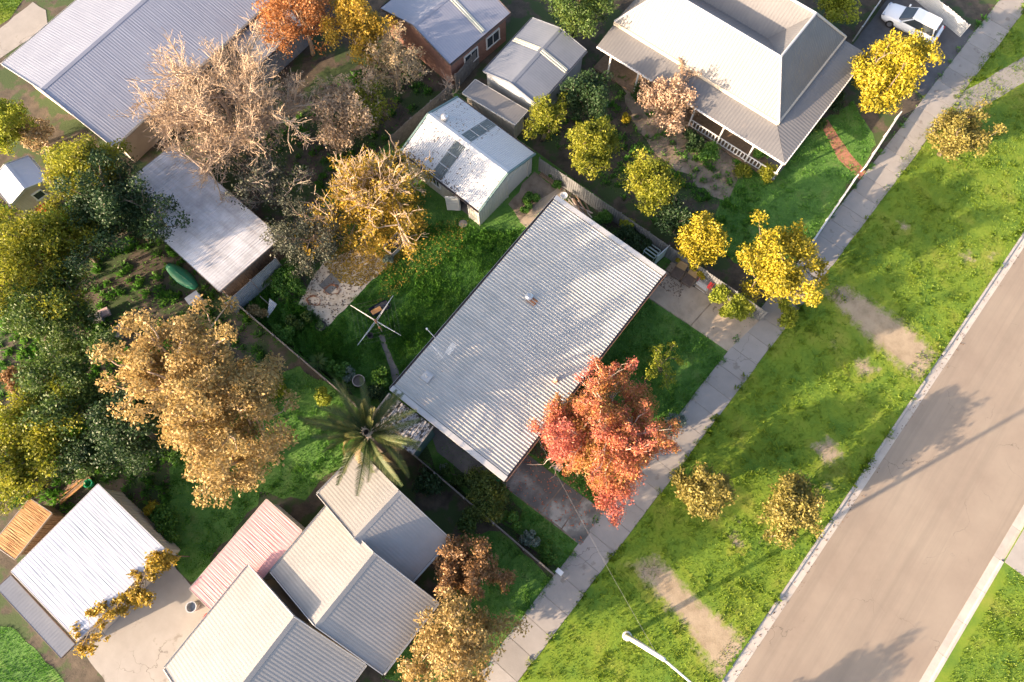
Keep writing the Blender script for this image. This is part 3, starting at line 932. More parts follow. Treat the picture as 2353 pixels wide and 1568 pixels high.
struct(slab_sheet('garden_bed', px((1040, 1070), (1105, 1095), (1150, 1118), (1200, 1175), (1190, 1215), (1120, 1175), (1050, 1100)), 0.013, M['soil'], jag=0.1))
struct(slab_sheet('tree_bed', px((1250, 940), (1330, 880), (1400, 930), (1330, 1010), (1260, 1060), (1215, 1035)), 0.013, M['soil'], jag=0.2))
# neighbours' hard surfaces
struct(slab_sheet('back_court', px((180, 1480), (390, 1285), (440, 1350), (520, 1440), (430, 1580), (250, 1580)), 0.02, M['path'], jag=0.05))
struct(slab_sheet('cream_path', px((-10, 75), (75, 5), (105, 25), (110, 60), (-20, 150)), 0.02, M['path'], jag=0.05))
struct(slab_sheet('side_driveway', px((1955, 110), (2060, -30), (2240, 75), (2180, 190), (2120, 220)), 0.02, M['driveway_dark'], jag=0.03))
struct(slab_sheet('front_verandah_floor', px((1560, 240), (1640, 290), (1780, 385), (1800, 350), (1600, 200)), 0.02, M['dark_concrete']))
bp = struct(slab_sheet('brick_path', px((1885, 285), (1902, 275), (1950, 350), (1990, 395), (1975, 412), (1925, 365)), 0.018, M['brick_path'], jag=0.03))
struct(slab_sheet('garden_soil', px((1400, 130), (1480, 180), (1640, 300), (1720, 380), (1660, 470), (1480, 330)), 0.013, M['dirt'], jag=0.3))
# ------------------------------------------------------------------ building helpers
SIDES = {'S': ((-1, -1), (-1, 1)), 'E': ((-1, 1), (1, 1)), 'N': ((1, 1), (1, -1)), 'W': ((1, -1), (-1, -1))}
def side_frame(rc, side, inset):
    (i0, j0), (i1, j1) = SIDES[side]
    p0 = rc.p(i0, j0, 0, -inset, -inset); p1 = rc.p(i1, j1, 0, -inset, -inset)
    d = (p1 - p0); L = d.length; d.normalize()
    return p0, p1, d, L, d.cross(UP)

def openings(root, rc, inset, wins):
    """wins: (side, centre fraction, width, z0, z1, bars)"""
    for side, f, w, z0, z1, bars in wins:
        p0, p1, d, L, out = side_frame(rc, side, inset)
        window(root, p0 + d * L * f, d, out, w, z0, z1, M['white_paint'], M['glass'], bars)

def door(root, rc, inset, side, f, w=0.85, h=2.0, mat=None):
    p0, p1, d, L, out = side_frame(rc, side, inset)
    c = p0 + d * L * f
    o = MB().box(c + out * 0.06 + UP * (h / 2 + 0.05), d * w / 2, out * 0.03, UP * h / 2).build('door', mat or M['brown_timber'], root)
    MB().lathe(c + out * 0.09 + d * (w * 0.38) + UP * 1.0, [(0.0, 0.05), (0.03, 0.04), (0.03, 0.0), (0.015, -0.02)], 8, out).build('handle', M['chrome'], o, org=org_of(root))

def box_walls(root, rc, z0, tops, mat, inset, apex=None, prof='lap', pitch=0.18, h=0.008, horiz=True, holes=None):
    """tops: dict side -> height; apex: dict side -> peak"""
    for sd in 'SENW':
        p0, p1, d, L, out = side_frame(rc, sd, inset)
        wall(root, p0, p1, z0, tops[sd], mat, (holes or {}).get(sd, ()), (apex or {}).get(sd), prof, pitch, h, horiz)

def gable(root, rc, ze, zr, ridge, roof, trim, wallm, pitch=0.2, over=0.4, prof='sin', h=0.005, wins=(), walls=True, ridge_mat=None, gut=None, rows=1, wob=0.0, wp='lap'):
    al = ridge == 'a'
    P = (lambda i, j, z: rc.p(i, j, z)) if al else (lambda i, j, z: rc.p(j, i, z))   # i along ridge, j across
    ax = rc.a if al else rc.b; cx = rc.b if al else rc.a
    half = rc.lb if al else rc.la
    for sg in (-1, 1):
        poly = [P(-1, sg, ze), P(1, sg, ze), P(1, 0, zr), P(-1, 0, zr)]
        ribbed('roof_slope', [poly], poly[0] - poly[3], pitch, h, roof, root, prof, rows=rows, wob=wob)
        e0, e1 = P(-1, sg, ze), P(1, sg, ze)
        gm = MB(); o2 = cx * sg
        for (a, b, c, dd) in ((0.02, 0.13, -0.11, -0.10), (0.02, 0.03, -0.10, 0.0), (0.12, 0.13, -0.10, -0.01)):
            gm.box((e0 + e1) / 2 + o2 * (a + b) / 2 + UP * (c + dd) / 2, ax * (e1 - e0).length / 2, o2 * (b - a) / 2, UP * (dd - c) / 2)
        gm.build('gutter', gut or trim, root)
        for e in (-1, 1):
            MB().bar(P(e, sg, ze - 0.04) + ax * e * 0.03, P(e, 0, zr - 0.04) + ax * e * 0.03, 0.04, 0.2).build('barge_board', trim, root)
    rm = MB()
    sl = (zr - ze) / half
    for sg in (-1, 1):
        q = [P(-1, 0, zr + h + 0.02), P(1, 0, zr + h + 0.02), P(1, 0, 0) + cx * sg * 0.24, P(-1, 0, 0) + cx * sg * 0.24]
        for v in q[2:]: v.z = zr + h + 0.02 - 0.24 * sl
        rm.quad(*(q if sg < 0 else reversed(q)))
    rm.build('ridge_cap', ridge_mat or roof, root)
    if walls:
        t_e = ze + over * sl - 0.05
        tops = {s: t_e for s in 'SENW'}
        ends = ('S', 'N') if al else ('E', 'W')
        ap = zr - 0.08 - 0.0
        box_walls(root, rc, 0.0, tops, wallm, over, {s: ap for s in ends}, prof=wp, horiz=(wp == 'lap'), pitch=0.2 if wp == 'lap' else 0.3)
        openings(root, rc, over, wins)

def skillion(root, rc, z_side, roof, trim, wallm, ribs='b', pitch=0.2, over=0.2, prof='sin', h=0.005, wins=(), rows=1, wob=0.0, wp='wall', walls=True):
    """single-slope roof; z_side = (z at L-T edge 'W', z at B-R edge 'E') when ribs run along b, else (z at 'S', z at 'N')"""
    z0, z1 = z_side
    if ribs == 'b':
        poly = [rc.p(-1, -1, z0), rc.p(1, -1, z0), rc.p(1, 1, z1), rc.p(-1, 1, z1)]; rd = rc.b
        hz = {'W': (z0, z0), 'E': (z1, z1), 'S': (z0, z1), 'N': (z1, z0)}
    else:
        poly = [rc.p(-1, -1, z0), rc.p(1, -1, z1), rc.p(1, 1, z1), rc.p(-1, 1, z0)]; rd = rc.a
        hz = {'S': (z0, z0), 'N': (z1, z1), 'E': (z0, z1), 'W': (z1, z0)}
    ribbed('roof', [poly], rd, pitch, h, roof, root, prof, rows=rows, wob=wob)
    for k in range(4):
        a, b = poly[k], poly[(k + 1) % 4]
        o = ((a + b) / 2 - sum(poly, Vector()) / 4); o.z = 0; o.normalize()
        MB().bar(a + o * 0.025 - UP * 0.06, b + o * 0.025 - UP * 0.06, 0.03, 0.15).build('fascia', trim, root)
    if walls:
        for sd in 'SENW':
            p0, p1, d, L, out = side_frame(rc, sd, over)
            a, b = hz[sd]
            zz = min(a, b) - 0.04
            wall(root, p0, p1, 0, zz, wallm, (), None, wp, 0.3 if wp == 'wall' else 0.2, 0.02, horiz=(wp == 'lap'))
        openings(root, rc, over, wins)

# ------------------------------------------------------------------ the house on the lot
HR = Rect((1280, 455), (1527, 625), (1160, 1103), (898, 897), 3.2)
house = thing('house', 'large low house with a ribbed pale grey metal roof in the middle of the lot', 'house', HR.c)
ZW, ZE = 3.36, 3.06
def hz_(j): return ZW + (ZE - ZW) * (j + 1) / 2
ribbed('roof', [[HR.p(-1, -1, ZW), HR.p(1, -1, ZW), HR.p(1, 1, ZE), HR.p(-1, 1, ZE)]], HR.b, 0.215, 0.055, M['zinc'], house, 'trap', rows=4, wob=0.0015)
for i in (-1, 1):
    m = MB()
    a0, a1 = HR.p(i, -1, ZW + 0.07, 0.06, 0.05), HR.p(i, 1, ZE + 0.07, 0.06, 0.05)
    inn = -HR.a * i
    m.box((a0 + a1) / 2 + inn * 0.17, (a1 - a0) / 2, inn * 0.17, UP * 0.012)
    m.box((a0 + a1) / 2 - UP * 0.09, (a1 - a0) / 2, inn * 0.012, UP * 0.09)
    m.build('barge_capping', M['zinc_trim'], house)
for j, z in ((-1, ZW), (1, ZE)):
    m = MB(); o2 = HR.b * j; e0, e1 = HR.p(-1, j, z), HR.p(1, j, z)
    for (a, b, c, d) in ((0.0, 0.15, -0.13, -0.12), (0.14, 0.15, -0.12, 0.0), (-0.01, 0.0, -0.12, -0.02)):
        m.box((e0 + e1) / 2 + o2 * (a + b) / 2 + UP * (c + d) / 2, HR.a * HR.la, o2 * (b - a) / 2, UP * (d - c) / 2)
    m.build('gutter', M['gutter_dark'], house)
    m = MB(); m.box((e0 + e1) / 2 + o2 * 0.16 + UP * -0.06, HR.a * HR.la, o2 * 0.006, UP * 0.07)
    m.build('gutter_lip', M['zinc_trim'] if j < 0 else M['rust'], house)
box_walls(house, HR, 0.0, {s: 2.95 for s in 'SENW'}, M['grey_board'], 0.45)
openings(house, HR, 0.45, [('S', 0.55, 1.2, 1.0, 2.1, 1), ('E', 0.2, 1.8, 0.9, 2.1, 2), ('E', 0.5, 1.8, 0.9, 2.1, 2), ('E', 0.8, 1.8, 0.9, 2.1, 2), ('W', 0.3, 1.2, 1.0, 2.1, 1), ('W', 0.7, 1.2, 1.0, 2.1, 1)])
door(house, HR, 0.45, 'E', 0.36); door(house, HR, 0.45, 'W', 0.5)

# lean-to on the lower-left end, paint flaking off its sheets
LR = Rect((897, 908), (998, 982), (948, 1043), (846, 968), 2.45)
lz1, lz0 = 2.75, 2.45
ribbed('leanto_roof', [[LR.p(-1, -1, lz0), LR.p(-1, 1, lz0), LR.p(1, 1, lz1), LR.p(1, -1, lz1)]], LR.a, 0.24, 0.07, M['flaky_roof'], house, 'trap', rows=4, wob=0.006)
for (q, w) in (((LR.p(-1, 1, lz0 + 0.02), LR.p(1, 1, lz1 + 0.02)), 0.1), ((LR.p(-1, -1, lz0 + 0.02), LR.p(1, -1, lz1 + 0.02)), 0.1)):
    MB().bar(q[0], q[1], w, 0.08).build('leanto_edge', M['pale_timber'], house)
for sd in 'SEW':
    p0, p1, d, L, out = side_frame(LR, sd, 0.12)
    wall(house, p0, p1, 0, 2.38, M['dark_green_wall'], (), None, 'lap', 0.2, 0.018, True, name='leanto_wall')

# roof fittings
def vent_bird(root, c, z, r, mat, name='roof_ventilator'):
    p = Vector((c.x, c.y, z))
    o = MB().lathe(p, [(r * 0.62, -0.05), (r * 0.62, 0.16), (r * 0.9, 0.2)], 18).build(name, mat, root)
    m = MB()
    for k in range(18):
        a = 2 * math.pi * k / 18
        pts = []
        for t, (rr, zz) in enumerate(((0.85, 0.2), (1.05, 0.3), (1.0, 0.42), (0.55, 0.5))):
            aa = a + 0.10 * t
            pts.append(p + Vector((math.cos(aa) * r * rr, math.sin(aa) * r * rr, zz)))
        for t in range(3):
            q0, q1 = pts[t], pts[t + 1]
            tang = Vector((-math.sin(a), math.cos(a), 0)) * r * 0.17
            m.quad(q0 - tang, q0 + tang * 0.4, q1 + tang * 0.4, q1 - tang)
    m.build('vane', mat, o, org=org_of(root))
    MB().lathe(p, [(0.0, 0.56), (r * 0.5, 0.54), (r * 0.72, 0.48), (r * 0.5, 0.47)], 18).build('cap', mat, o, org=org_of(root))
    return o
c = site(1215, 686, 3.3)
vent_bird(house, c, 3.28, 0.26, M['galv'])
MB().box(Vector((c.x, c.y, 3.28)) + HR.b * 0.25, HR.a * 0.22, HR.b * 0.34, UP * 0.015).build('vent_flashing', M['rust'], house)
c = site(981, 866, 3.4)
MB().lathe((c.x, c.y, 3.2), [(0.09, 0.1), (0.055, 0.16), (0.055, 0.75), (0.05, 0.78), (0.03, 0.78)], 12).build('vent_pipe', M['white_paint'], house, smooth=True)
MB().box(Vector((c.x, c.y, 3.405)), HR.a * 0.32, HR.b * 0.3, UP * 0.012).build('vent_flashing', M['zinc_trim'], house)
c = site(1277, 874, 3.2)
f = MB().lathe((c.x, c.y, 3.1), [(0.17, 0.0), (0.15, 0.22), (0.12, 0.25), (0.12, 0.45)], 12).build('flue', M['terracotta'], house)
MB().lathe((c.x, c.y, 3.1), [(0.05, 0.45), (0.15, 0.5), (0.02, 0.62)], 12).build('cowl', M['pale_timber'], f, org=org_of(house))
# aerial mast at the edge and a panel aerial on the sheets
m0 = site(1013, 830, 3.36); m0.z = 3.35
am = MB().tube([m0, m0 + UP * 2.1], 0.022, 6).build('aerial_mast', M['galv'], house)
mm = MB(); t = m0 + UP * 2.05
mm.tube([t - HR.b * 0.55 + HR.a * 0.1, t + HR.b * 0.5 - HR.a * 0.1], 0.018, 5)
for k in range(6):
    q = t + (HR.b * -0.5 + HR.a * 0.09) * (1 - k / 2.6)
    mm.tube([q - HR.a * 0.28, q + HR.a * 0.28], 0.009, 4)
mm.build('aerial_elements', M['white_paint'], am, org=org_of(house))
d0 = site(1039, 815, 3.4); d0.z = 3.34
dm = MB().tube([d0, d0 + UP * 1.0, d0 + UP * 1.05 + HR.a * 0.1], 0.025, 6).build('dish_stand', M['galv'], house)
pn = MB()
for k in range(-3, 4):
    pn.bar(d0 + UP * (1.15 + 0.0) + HR.b * 0.05 * k + HR.a * -0.35, d0 + UP * 1.35 + HR.b * 0.05 * k + HR.a * 0.4, 0.02, 0.02)
pn.bar(d0 + UP * 1.2 - HR.b * 0.2, d0 + UP * 1.2 + HR.b * 0.2, 0.05, 0.12)
pn.build('panel_aerial', M['white_paint'], dm, org=org_of(house))
st = MB()
e = site(990, 770, 3.3); e.z = 3.3
st.tube([HR.c + HR.a * ((e - HR.c).dot(HR.a)) - HR.b * (HR.lb - 0.1) + UP * 3.3, HR.c + HR.a * ((e - HR.c).dot(HR.a) + 0.1) - HR.b * (HR.lb + 0.75) + UP * 3.55], 0.02, 6)
st.lathe(HR.c + HR.a * ((e - HR.c).dot(HR.a) + 0.1) - HR.b * (HR.lb + 0.75) + UP * 3.5, [(0.0, 0.0), (0.07, 0.02), (0.07, 0.14), (0.0, 0.16)], 8)
st.build('feedhorn_arm', M['white_paint'], house)

# ------------------------------------------------------------------ the shed
SR = Rect((1051, 223), (1226, 351), (1098, 492), (929, 345), 2.5)
shed = thing('shed', 'cream metal gable shed with white ribbed roof and dark skylight strips', 'shed', SR.c)
zse, zsr = 2.5, 3.62
# long axis of the ridge runs along b (from the back fence toward the house)
for sg in (-1, 1):
    poly = [SR.p(sg, -1, zse), SR.p(sg, 1, zse), SR.p(0, 1, zsr), SR.p(0, -1, zsr)]
    ribbed('roof_slope', [poly], SR.a, 0.15, 0.03, M['white_metal'], shed, 'trap', rows=5, wob=0.004)
    for e in (-1, 1):
        MB().bar(SR.p(sg, e, zse - 0.01) + SR.b * e * 0.05, SR.p(0, e, zsr - 0.01) + SR.b * e * 0.05, 0.14, 0.14).build('barge_board', M['green_trim'], shed)
    e0, e1 = SR.p(sg, -1, zse), SR.p(sg, 1, zse); m = MB(); o2 = SR.a * sg
    for (a, b, c_, d_) in ((0.0, 0.12, -0.12, -0.11), (0.11, 0.12, -0.11, -0.01), (-0.01, 0.0, -0.11, -0.03)):
        m.box((e0 + e1) / 2 + o2 * (a + b) / 2 + UP * (c_ + d_) / 2, SR.b * SR.lb, o2 * (b - a) / 2, UP * (d_ - c_) / 2)
    m.build('gutter', M['gutter_dark'], shed)
    # translucent strip of three panels with battens between
    sl = (zsr - zse)
    for k in range(3):
        u0, u1 = 0.1 + 0.3 * k, 0.1 + 0.3 * (k + 1) - 0.015
        v0, v1 = -0.22, 0.02
        q = [SR.p(sg * u, v, zsr - sl * u + 0.034) for u, v in ((u0, v0), (u1, v0), (u1, v1), (u0, v1))]
        pn = ribbed('skylight_panel', [q], SR.a, 0.15, 0.012, M['skylight'], shed, 'trap')
        b0, b1 = SR.p(sg * u1, v0, zsr - sl * u1 + 0.052), SR.p(sg * u1, v1, zsr - sl * u1 + 0.052)
        if k < 2: MB().bar(b0, b1, 0.05, 0.02).build('batten', M['zinc_trim'], shed)
rm = MB()
for sg in (-1, 1):
    q = [SR.p(0, -1, zsr + 0.06), SR.p(0, 1, zsr + 0.06), SR.p(0, 1, 0) + SR.a * sg * 0.28, SR.p(0, -1, 0) + SR.a * sg * 0.28]
    for v in q[2:]: v.z = zsr + 0.06 - 0.28 * (zsr - zse) / SR.la
    rm.quad(*q)
rm.build('ridge_cap', M['white_metal'], shed)
c = SR.p(0.17, -0.70); vent_bird(shed, c, zsr - 0.17 * (zsr - zse) + 0.02, 0.27, M['galv'])
IN = 0.12
p0, p1, d, L, out = side_frame(SR, 'S', IN)
# side wall: personnel door and a window near the middle (fractions from the back corner)
ds0, ds1 = L - 1.95, L - 1.0
ws0, ws1 = L * 0.33, L * 0.33 + 1.05
wall(shed, p0, p1, 0, zse - 0.05, M['cream_metal'], [(ws0, ws1, 1.15, 2.0), (ds0, ds1, 0, 2.05)], None, 'wall', 0.25, 0.025)
fr = MB()
for s_, z0_, z1_ in ((ds0, 0, 2.05), (ds1, 0, 2.05)):
    fr.box(p0 + d * s_ + UP * (z0_ + z1_) / 2, d * 0.03, out * 0.06, UP * (z1_ - z0_) / 2)
fr.box(p0 + d * (ds0 + ds1) / 2 + UP * 2.07, d * (ds1 - ds0) / 2, out * 0.06, UP * 0.03)
fr.build('door_frame', M['white_paint'], shed)
window(shed, p0 + d * (ws0 + ws1) / 2 - out * 0.02, d, out, ws1 - ws0, 1.15, 2.0, M['white_paint'], M['glass'], 2)
hinge = p0 + d * ds0 + out * 0.05
dv = (-d * math.cos(math.radians(38)) + out * math.sin(math.radians(38)))
dn = dv.cross(UP)
dr = MB(); dr.box(hinge + dv * 0.47 + UP * 1.03, dv * 0.46, dn * 0.02, UP * 0.98)
for z_ in (0.15, 1.03, 1.9):
    for sgn in (-1, 1):
        dr.box(hinge + dv * 0.47 + dn * sgn * 0.03 + UP * z_, dv * 0.44, dn * 0.012, UP * 0.05)
dr = dr.build('door', M['white_metal'], shed)
MB().lathe(hinge + dv * 0.86 + UP * 1.05 + dn * 0.06, [(0.0, 0.05), (0.035, 0.03), (0.02, -0.03)], 8, dn).build('handle', M['chrome'], dr, org=org_of(shed))
p0, p1, d, L, out = side_frame(SR, 'E', IN)
g0, g1 = L * 0.53, L * 0.93
wall(shed, p0, p1, 0, zse - 0.05, M['cream_metal'], [(g0, g1, 0, 2.2)], zsr - 0.1, 'wall', 0.25, 0.025)
gpoly = [p0 + d * g0 - out * 0.06, p0 + d * g1 - out * 0.06, p0 + d * g1 - out * 0.06 + UP * 2.2, p0 + d * g0 - out * 0.06 + UP * 2.2]
ribbed('roller_door', [gpoly], d, 0.11, 0.012, M['cream_metal'], shed, 'sin', nrm=out)
gm = MB()
for s_ in (g0, g1): gm.box(p0 + d * s_ + UP * 1.1, d * 0.05, out * 0.05, UP * 1.1)
gm.box(p0 + d * (g0 + g1) / 2 + UP * 2.25, d * (g1 - g0) / 2, out * 0.05, UP * 0.05)
gm.build('roller_frame', M['cream_metal'], shed)
for sd in 'NW':
    p0, p1, d, L, out = side_frame(SR, sd, IN)
    wall(shed, p0, p1, 0, zse - 0.05, M['cream_metal'], (), (zsr - 0.1) if sd == 'W' else None, 'wall', 0.25, 0.025)
MB().box(SR.c + UP * 0.03, SR.a * (SR.la - 0.2), SR.b * (SR.lb - 0.2), UP * 0.02).build('shed_floor', M['dark_concrete'], shed)

# ------------------------------------------------------------------ neighbours
r = Rect((432, -220), (690, -50), (258, 325), (0, 155), 3.0)
t = thing('neighbour_house', 'long house with smooth blue grey gable roof at the top left', 'house', r.c)
gable(t, r, 3.0, 4.7, 'a', M['cool_roof'], M['zinc_trim'], M['cream_wall'], 0.2, 0.45, h=0.008, wins=[('E', 0.2, 1.6, 0.9, 2.1, 1), ('E', 0.45, 1.6, 0.9, 2.1, 1), ('S', 0.5, 1.2, 0.9, 2.1, 1)], rows=4, wob=0.004)
r = Rect((640, 10), (700, 50), (590, 150), (525, 105), 2.4)
t = thing('lean_to', 'small dark slate blue roof half hidden behind the pale bare tree', 'shed', r.c)
skillion(t, r, (2.6, 2.3), M['slate_roof'], M['gutter_dark'], M['grey_board'], 'b')

r = Rect((1015, -105), (1154, 33), (1032, 160), (893, 20), 2.9)
t = thing('neighbour_house', 'brick house with a plain blue grey roof behind the orange tree', 'house', r.c)
gable(t, r, 2.9, 4.0, 'a', M['cool_roof'], M['gutter_dark'], M['brick'], 0.2, 0.25, wins=[('E', 0.35, 1.4, 0.9, 2.0, 1), ('E', 0.75, 1.4, 0.9, 2.0, 1)])
for k, j in enumerate((-0.5, 0.5)):
    q = [r.p(0.1, 0.02 * (1 if j > 0 else -1), 0), r.p(0.22, 0.02 * (1 if j > 0 else -1), 0), r.p(0.22, 0.95 * (1 if j > 0 else -1), 0), r.p(0.1, 0.95 * (1 if j > 0 else -1), 0)]
    for v, f_ in zip(q, (0.02, 0.02, 0.95, 0.95)): v.z = 4.0 - 1.1 * f_ + 0.045
    ribbed('skylight_panel', [q], r.b, 0.2, 0.02, M['fibre_strip'], t, 'trap')

r = Rect((1227, 44), (1348, 117), (1238, 238), (1106, 165), 2.6)
t = thing('neighbour_shed', 'slate blue metal shed with pale skylight strips beyond the back fence', 'shed', r.c)
gable(t, r, 2.6, 3.2, 'a', M['slate_roof'], M['slate_roof'], M['grey_board'], 0.2, 0.15, wp='wall')
for sg in (-1, 1):
    q = [r.p(0.12, 0.04 * sg, 0), r.p(0.26, 0.04 * sg, 0), r.p(0.26, 0.97 * sg, 0), r.p(0.12, 0.97 * sg, 0)]
    for v, f_ in zip(q, (0.04, 0.04, 0.97, 0.97)): v.z = 3.2 - 0.6 * f_ + 0.045
    ribbed('skylight_panel', [q], r.b, 0.2, 0.02, M['fibre_strip'], t, 'trap')
r = Rect((1094, 178), (1208, 258), (1182, 293), (1068, 215), 2.2)
t = thing('lean_to', 'pale cream lean-to roof against the slate blue shed', 'shed', r.c)
skillion(t, r, (2.35, 2.2), M['pale_roof'], M['zinc_trim'], M['cream_wall'], 'a', 0.2)

# hip-roofed house with a verandah, top right
r = Rect((1572, -130), (1941, 89), (1787, 285), (1418, 51), 3.2)
t = thing('neighbour_house', 'cream walled house with double hipped roof and wraparound verandah at the top right', 'house', r.c)
ze, zr, zv = 3.2, 5.9, 4.3
def q_(i, j, z): return r.p(i, j, z)
A1, A2 = q_(-0.5, 0.66, zr), q_(0.5, 0.66, zr)       # front ridge ends
B1, B2 = q_(-0.5, -0.66, zr), q_(0.5, -0.66, zr)     # rear ridge ends
VF, VR = q_(0.0, 0.40, zv), q_(0.0, -0.66, zv)
C_LB, C_RB, C_RT, C_LT = q_(-1, 1, ze), q_(1, 1, ze), q_(1, -1, ze), q_(-1, -1, ze)
for nm, poly, rd in (('front', [C_LB, C_RB, A2, A1], r.b), ('left', [C_LT, C_LB, A1, B1], r.a), ('right', [C_RB, C_RT, B2, A2], r.a), ('back', [C_RT, C_LT, B1, B2], r.b),
                     ('il', [A1, B1, VR, VF], r.a), ('ir', [A2, B2, VR, VF], r.a), ('if', [A1, A2, VF], r.b)):
    ribbed('roof_slope', [poly], rd, 0.25, 0.012, M['pale_roof'], t, 'sin')
for a, b in ((A1, A2), (A1, B1), (A2, B2), (A1, C_LB), (A2, C_RB), (B1, C_LT)):
    MB().tube([a + UP * 0.05, b + UP * 0.05], 0.09, 6).build('ridge_cap', M['zinc_trim'], t)
ch = q_(0.28, -0.62, 0)
MB().box(ch + UP * 5.4, r.a * 0.45, r.b * 0.45, UP * 1.0).build('chimney', M['terracotta'], t, bevel=0.03)
MB().box(ch + UP * 6.43, r.a * 0.52, r.b * 0.52, UP * 0.06).build('chimney_cap', M['terracotta'], t)
# verandah roof skirt, 2.1 m wide on the front and the left
vw = 2.1
def vq(i, j, gi, gj, z):
    v = r.c + r.a * (i * r.la + gi) + r.b * (j * r.lb + gj); return Vector((v.x, v.y, z))
vf = [vq(-1, 1, 0, 0.02, 2.95), vq(1, 1, 0, 0.02, 2.95), vq(1, 1, 0.4, vw, 2.5), vq(-1, 1, -vw, vw, 2.5)]
vl = [vq(-1, -1, -0.02, 0, 2.95), vq(-1, 1, -0.02, 0, 2.95), vq(-1, 1, -vw, vw, 2.5), vq(-1, -1, -vw, 0, 2.5)]
ribbed('verandah_roof', [vf], r.b, 0.25, 0.012, M['pale_roof'], t, 'sin')
ribbed('verandah_roof', [vl], r.a, 0.25, 0.012, M['pale_roof'], t, 'sin')
for a, b in ((C_LB, C_RB), (C_LT, C_LB), (C_RB, C_RT)):
    MB().bar(a - UP * 0.08, b - UP * 0.08, 0.14, 0.3).build('eave_gutter', M['cream_wall'], t)
for a, b in ((vf[2], vf[3]), (vl[2], vl[3])):
    MB().bar(a - UP * 0.05, b - UP * 0.05, 0.1, 0.12).build('gutter', M['white_paint'], t)
for k in range(6):
    p_ = vf[3].lerp(vf[2], k / 5.0); p_ = p_ - r.b * 0.15 + r.a * (0.15 if k == 0 else 0)
    MB().box(Vector((p_.x, p_.y, 1.22)), r.a * 0.06, r.b * 0.06, UP * 1.22).build('post', M['white_paint'], t)
for k in range(1, 7):
    p_ = vl[2].lerp(vl[3], k / 6.5) + r.a * 0.15
    MB().box(Vector((p_.x, p_.y, 1.22)), r.a * 0.06, r.b * 0.06, UP * 1.22).build('post', M['white_paint'], t)
# verandah balustrade on the left side, panels between posts
for k in range(0, 3):
    a = vl[2].lerp(vl[3], k / 6.5) + r.a * 0.15; b = vl[2].lerp(vl[3], (k + 1) / 6.5) + r.a * 0.15
    a.z = b.z = 0.0
    m = MB(); m.bar(a + UP * 0.95, b + UP * 0.95, 0.07, 0.05); m.bar(a + UP * 0.3, b + UP * 0.3, 0.06, 0.05)
    n_ = 9
    for i_ in range(1, n_):
        p_ = a.lerp(b, i_ / n_); m.box(p_ + UP * 0.62, r.b * 0.045, r.a * 0.015, UP * 0.31)
    m.build('balustrade', M['white_paint'], t)
for sd, mt in (('S', M['dark_green_wall']), ('E', M['cream_wall']), ('N', M['cream_wall']), ('W', M['cream_wall'])):
    p0, p1, d, L, out = side_frame(r, sd, 0.1)
    wall(t, p0, p1, 0, 3.1, mt, (), None, 'lap', 0.2, 0.018, True)
openings(t, r, 0.1, [('S', 0.8, 1.3, 0.7, 2.2, 1), ('S', 0.55, 1.3, 0.7, 2.2, 1), ('S', 0.25, 1.3, 0.7, 2.2, 1), ('E', 0.2, 1.3, 0.7, 2.2, 1), ('E', 0.75, 1.3, 0.7, 2.2, 1)])
door(t, r, 0.1, 'E', 0.48)
MB().prism([tuple(v[:2]) for v in (vl[3], vl[2], vl[1], vl[0])], 0.03, 0.22).build('verandah_floor', M['brown_timber'], t)
MB().prism([tuple(v[:2]) for v in vf], 0.031, 0.221).build('verandah_floor', M['dark_concrete'], t)

# weathered long shed on the left boundary
r = Rect((395, 332), (650, 545), (508, 664), (255, 450), 2.6)
t = thing('neighbour_shed', 'long weathered pale iron shed roof with dark stains along the left boundary', 'shed', r.c)
skillion(t, r, (2.75, 2.5), M['stained_roof'], M['grey_timber'], M['brown_timber'], 'a', 0.2, 0.2, 'sin', 0.016, rows=6, wob=0.008, wins=[('S', 0.7, 1.1, 1.0, 1.8, 1)])
r = Rect((63, 357), (108, 412), (22, 470), (-22, 415), 2.2)
t = thing('garden_shed', 'small white gable garden shed at the left edge', 'shed', r.c)
gable(t, r, 2.1, 2.6, 'b', M['bright_roof'], M['zinc_trim'], M['cream_wall'], 0.18, 0.12, wp='wall', wins=[('E', 0.6, 0.7, 1.0, 1.7, 0)])

r = Rect((224, 1114), (380, 1262), (175, 1471), (28, 1314), 2.7)
t = thing('neighbour_shed', 'broad bright white shed roof with yellow vine along its edge at the lower left', 'shed', r.c)
skillion(t, r, (2.75, 2.62), M['bright_roof'], M['zinc_trim'], M['cream_wall'], 'b', 0.2, 0.15, rows=5, wob=0.005)
r2 = Rect((22, 1322), (168, 1482), (140, 1512), (-8, 1352), 2.0)
t = thing('lean_to', 'narrow dark blue grey lean-to roof beside the bright white shed', 'shed', r2.c)
skillion(t, r2, (2.0, 1.9), M['slate_roof'], M['gutter_dark'], M['grey_board'], 'a', 0.2)
r = Rect((70, 1149), (119, 1180), (30, 1282), (-18, 1250), 2.1)
t = thing('rusty_shed', 'low shed with rusty orange iron roof beside the bright white shed', 'shed', r.c)
skillion(t, r, (2.15, 2.0), M['rust_orange'], M['pale_timber'], M['brown_timber'], 'b', 0.16, prof='sin', rows=4, wob=0.01)

r = Rect((608, 1149), (696, 1219), (517, 1436), (434, 1352), 2.5)
t = thing('pink_shed', 'long narrow shed with a faded pink iron roof', 'shed', r.c)
skillion(t, r, (2.3, 2.6), M['pink_roof'], M['pale_timber'], M['cream_wall'], 'b', 0.2, 0.12, h=0.006, rows=3, wob=0.008, wins=[('W', 0.5, 1.0, 1.0, 1.8, 1)])

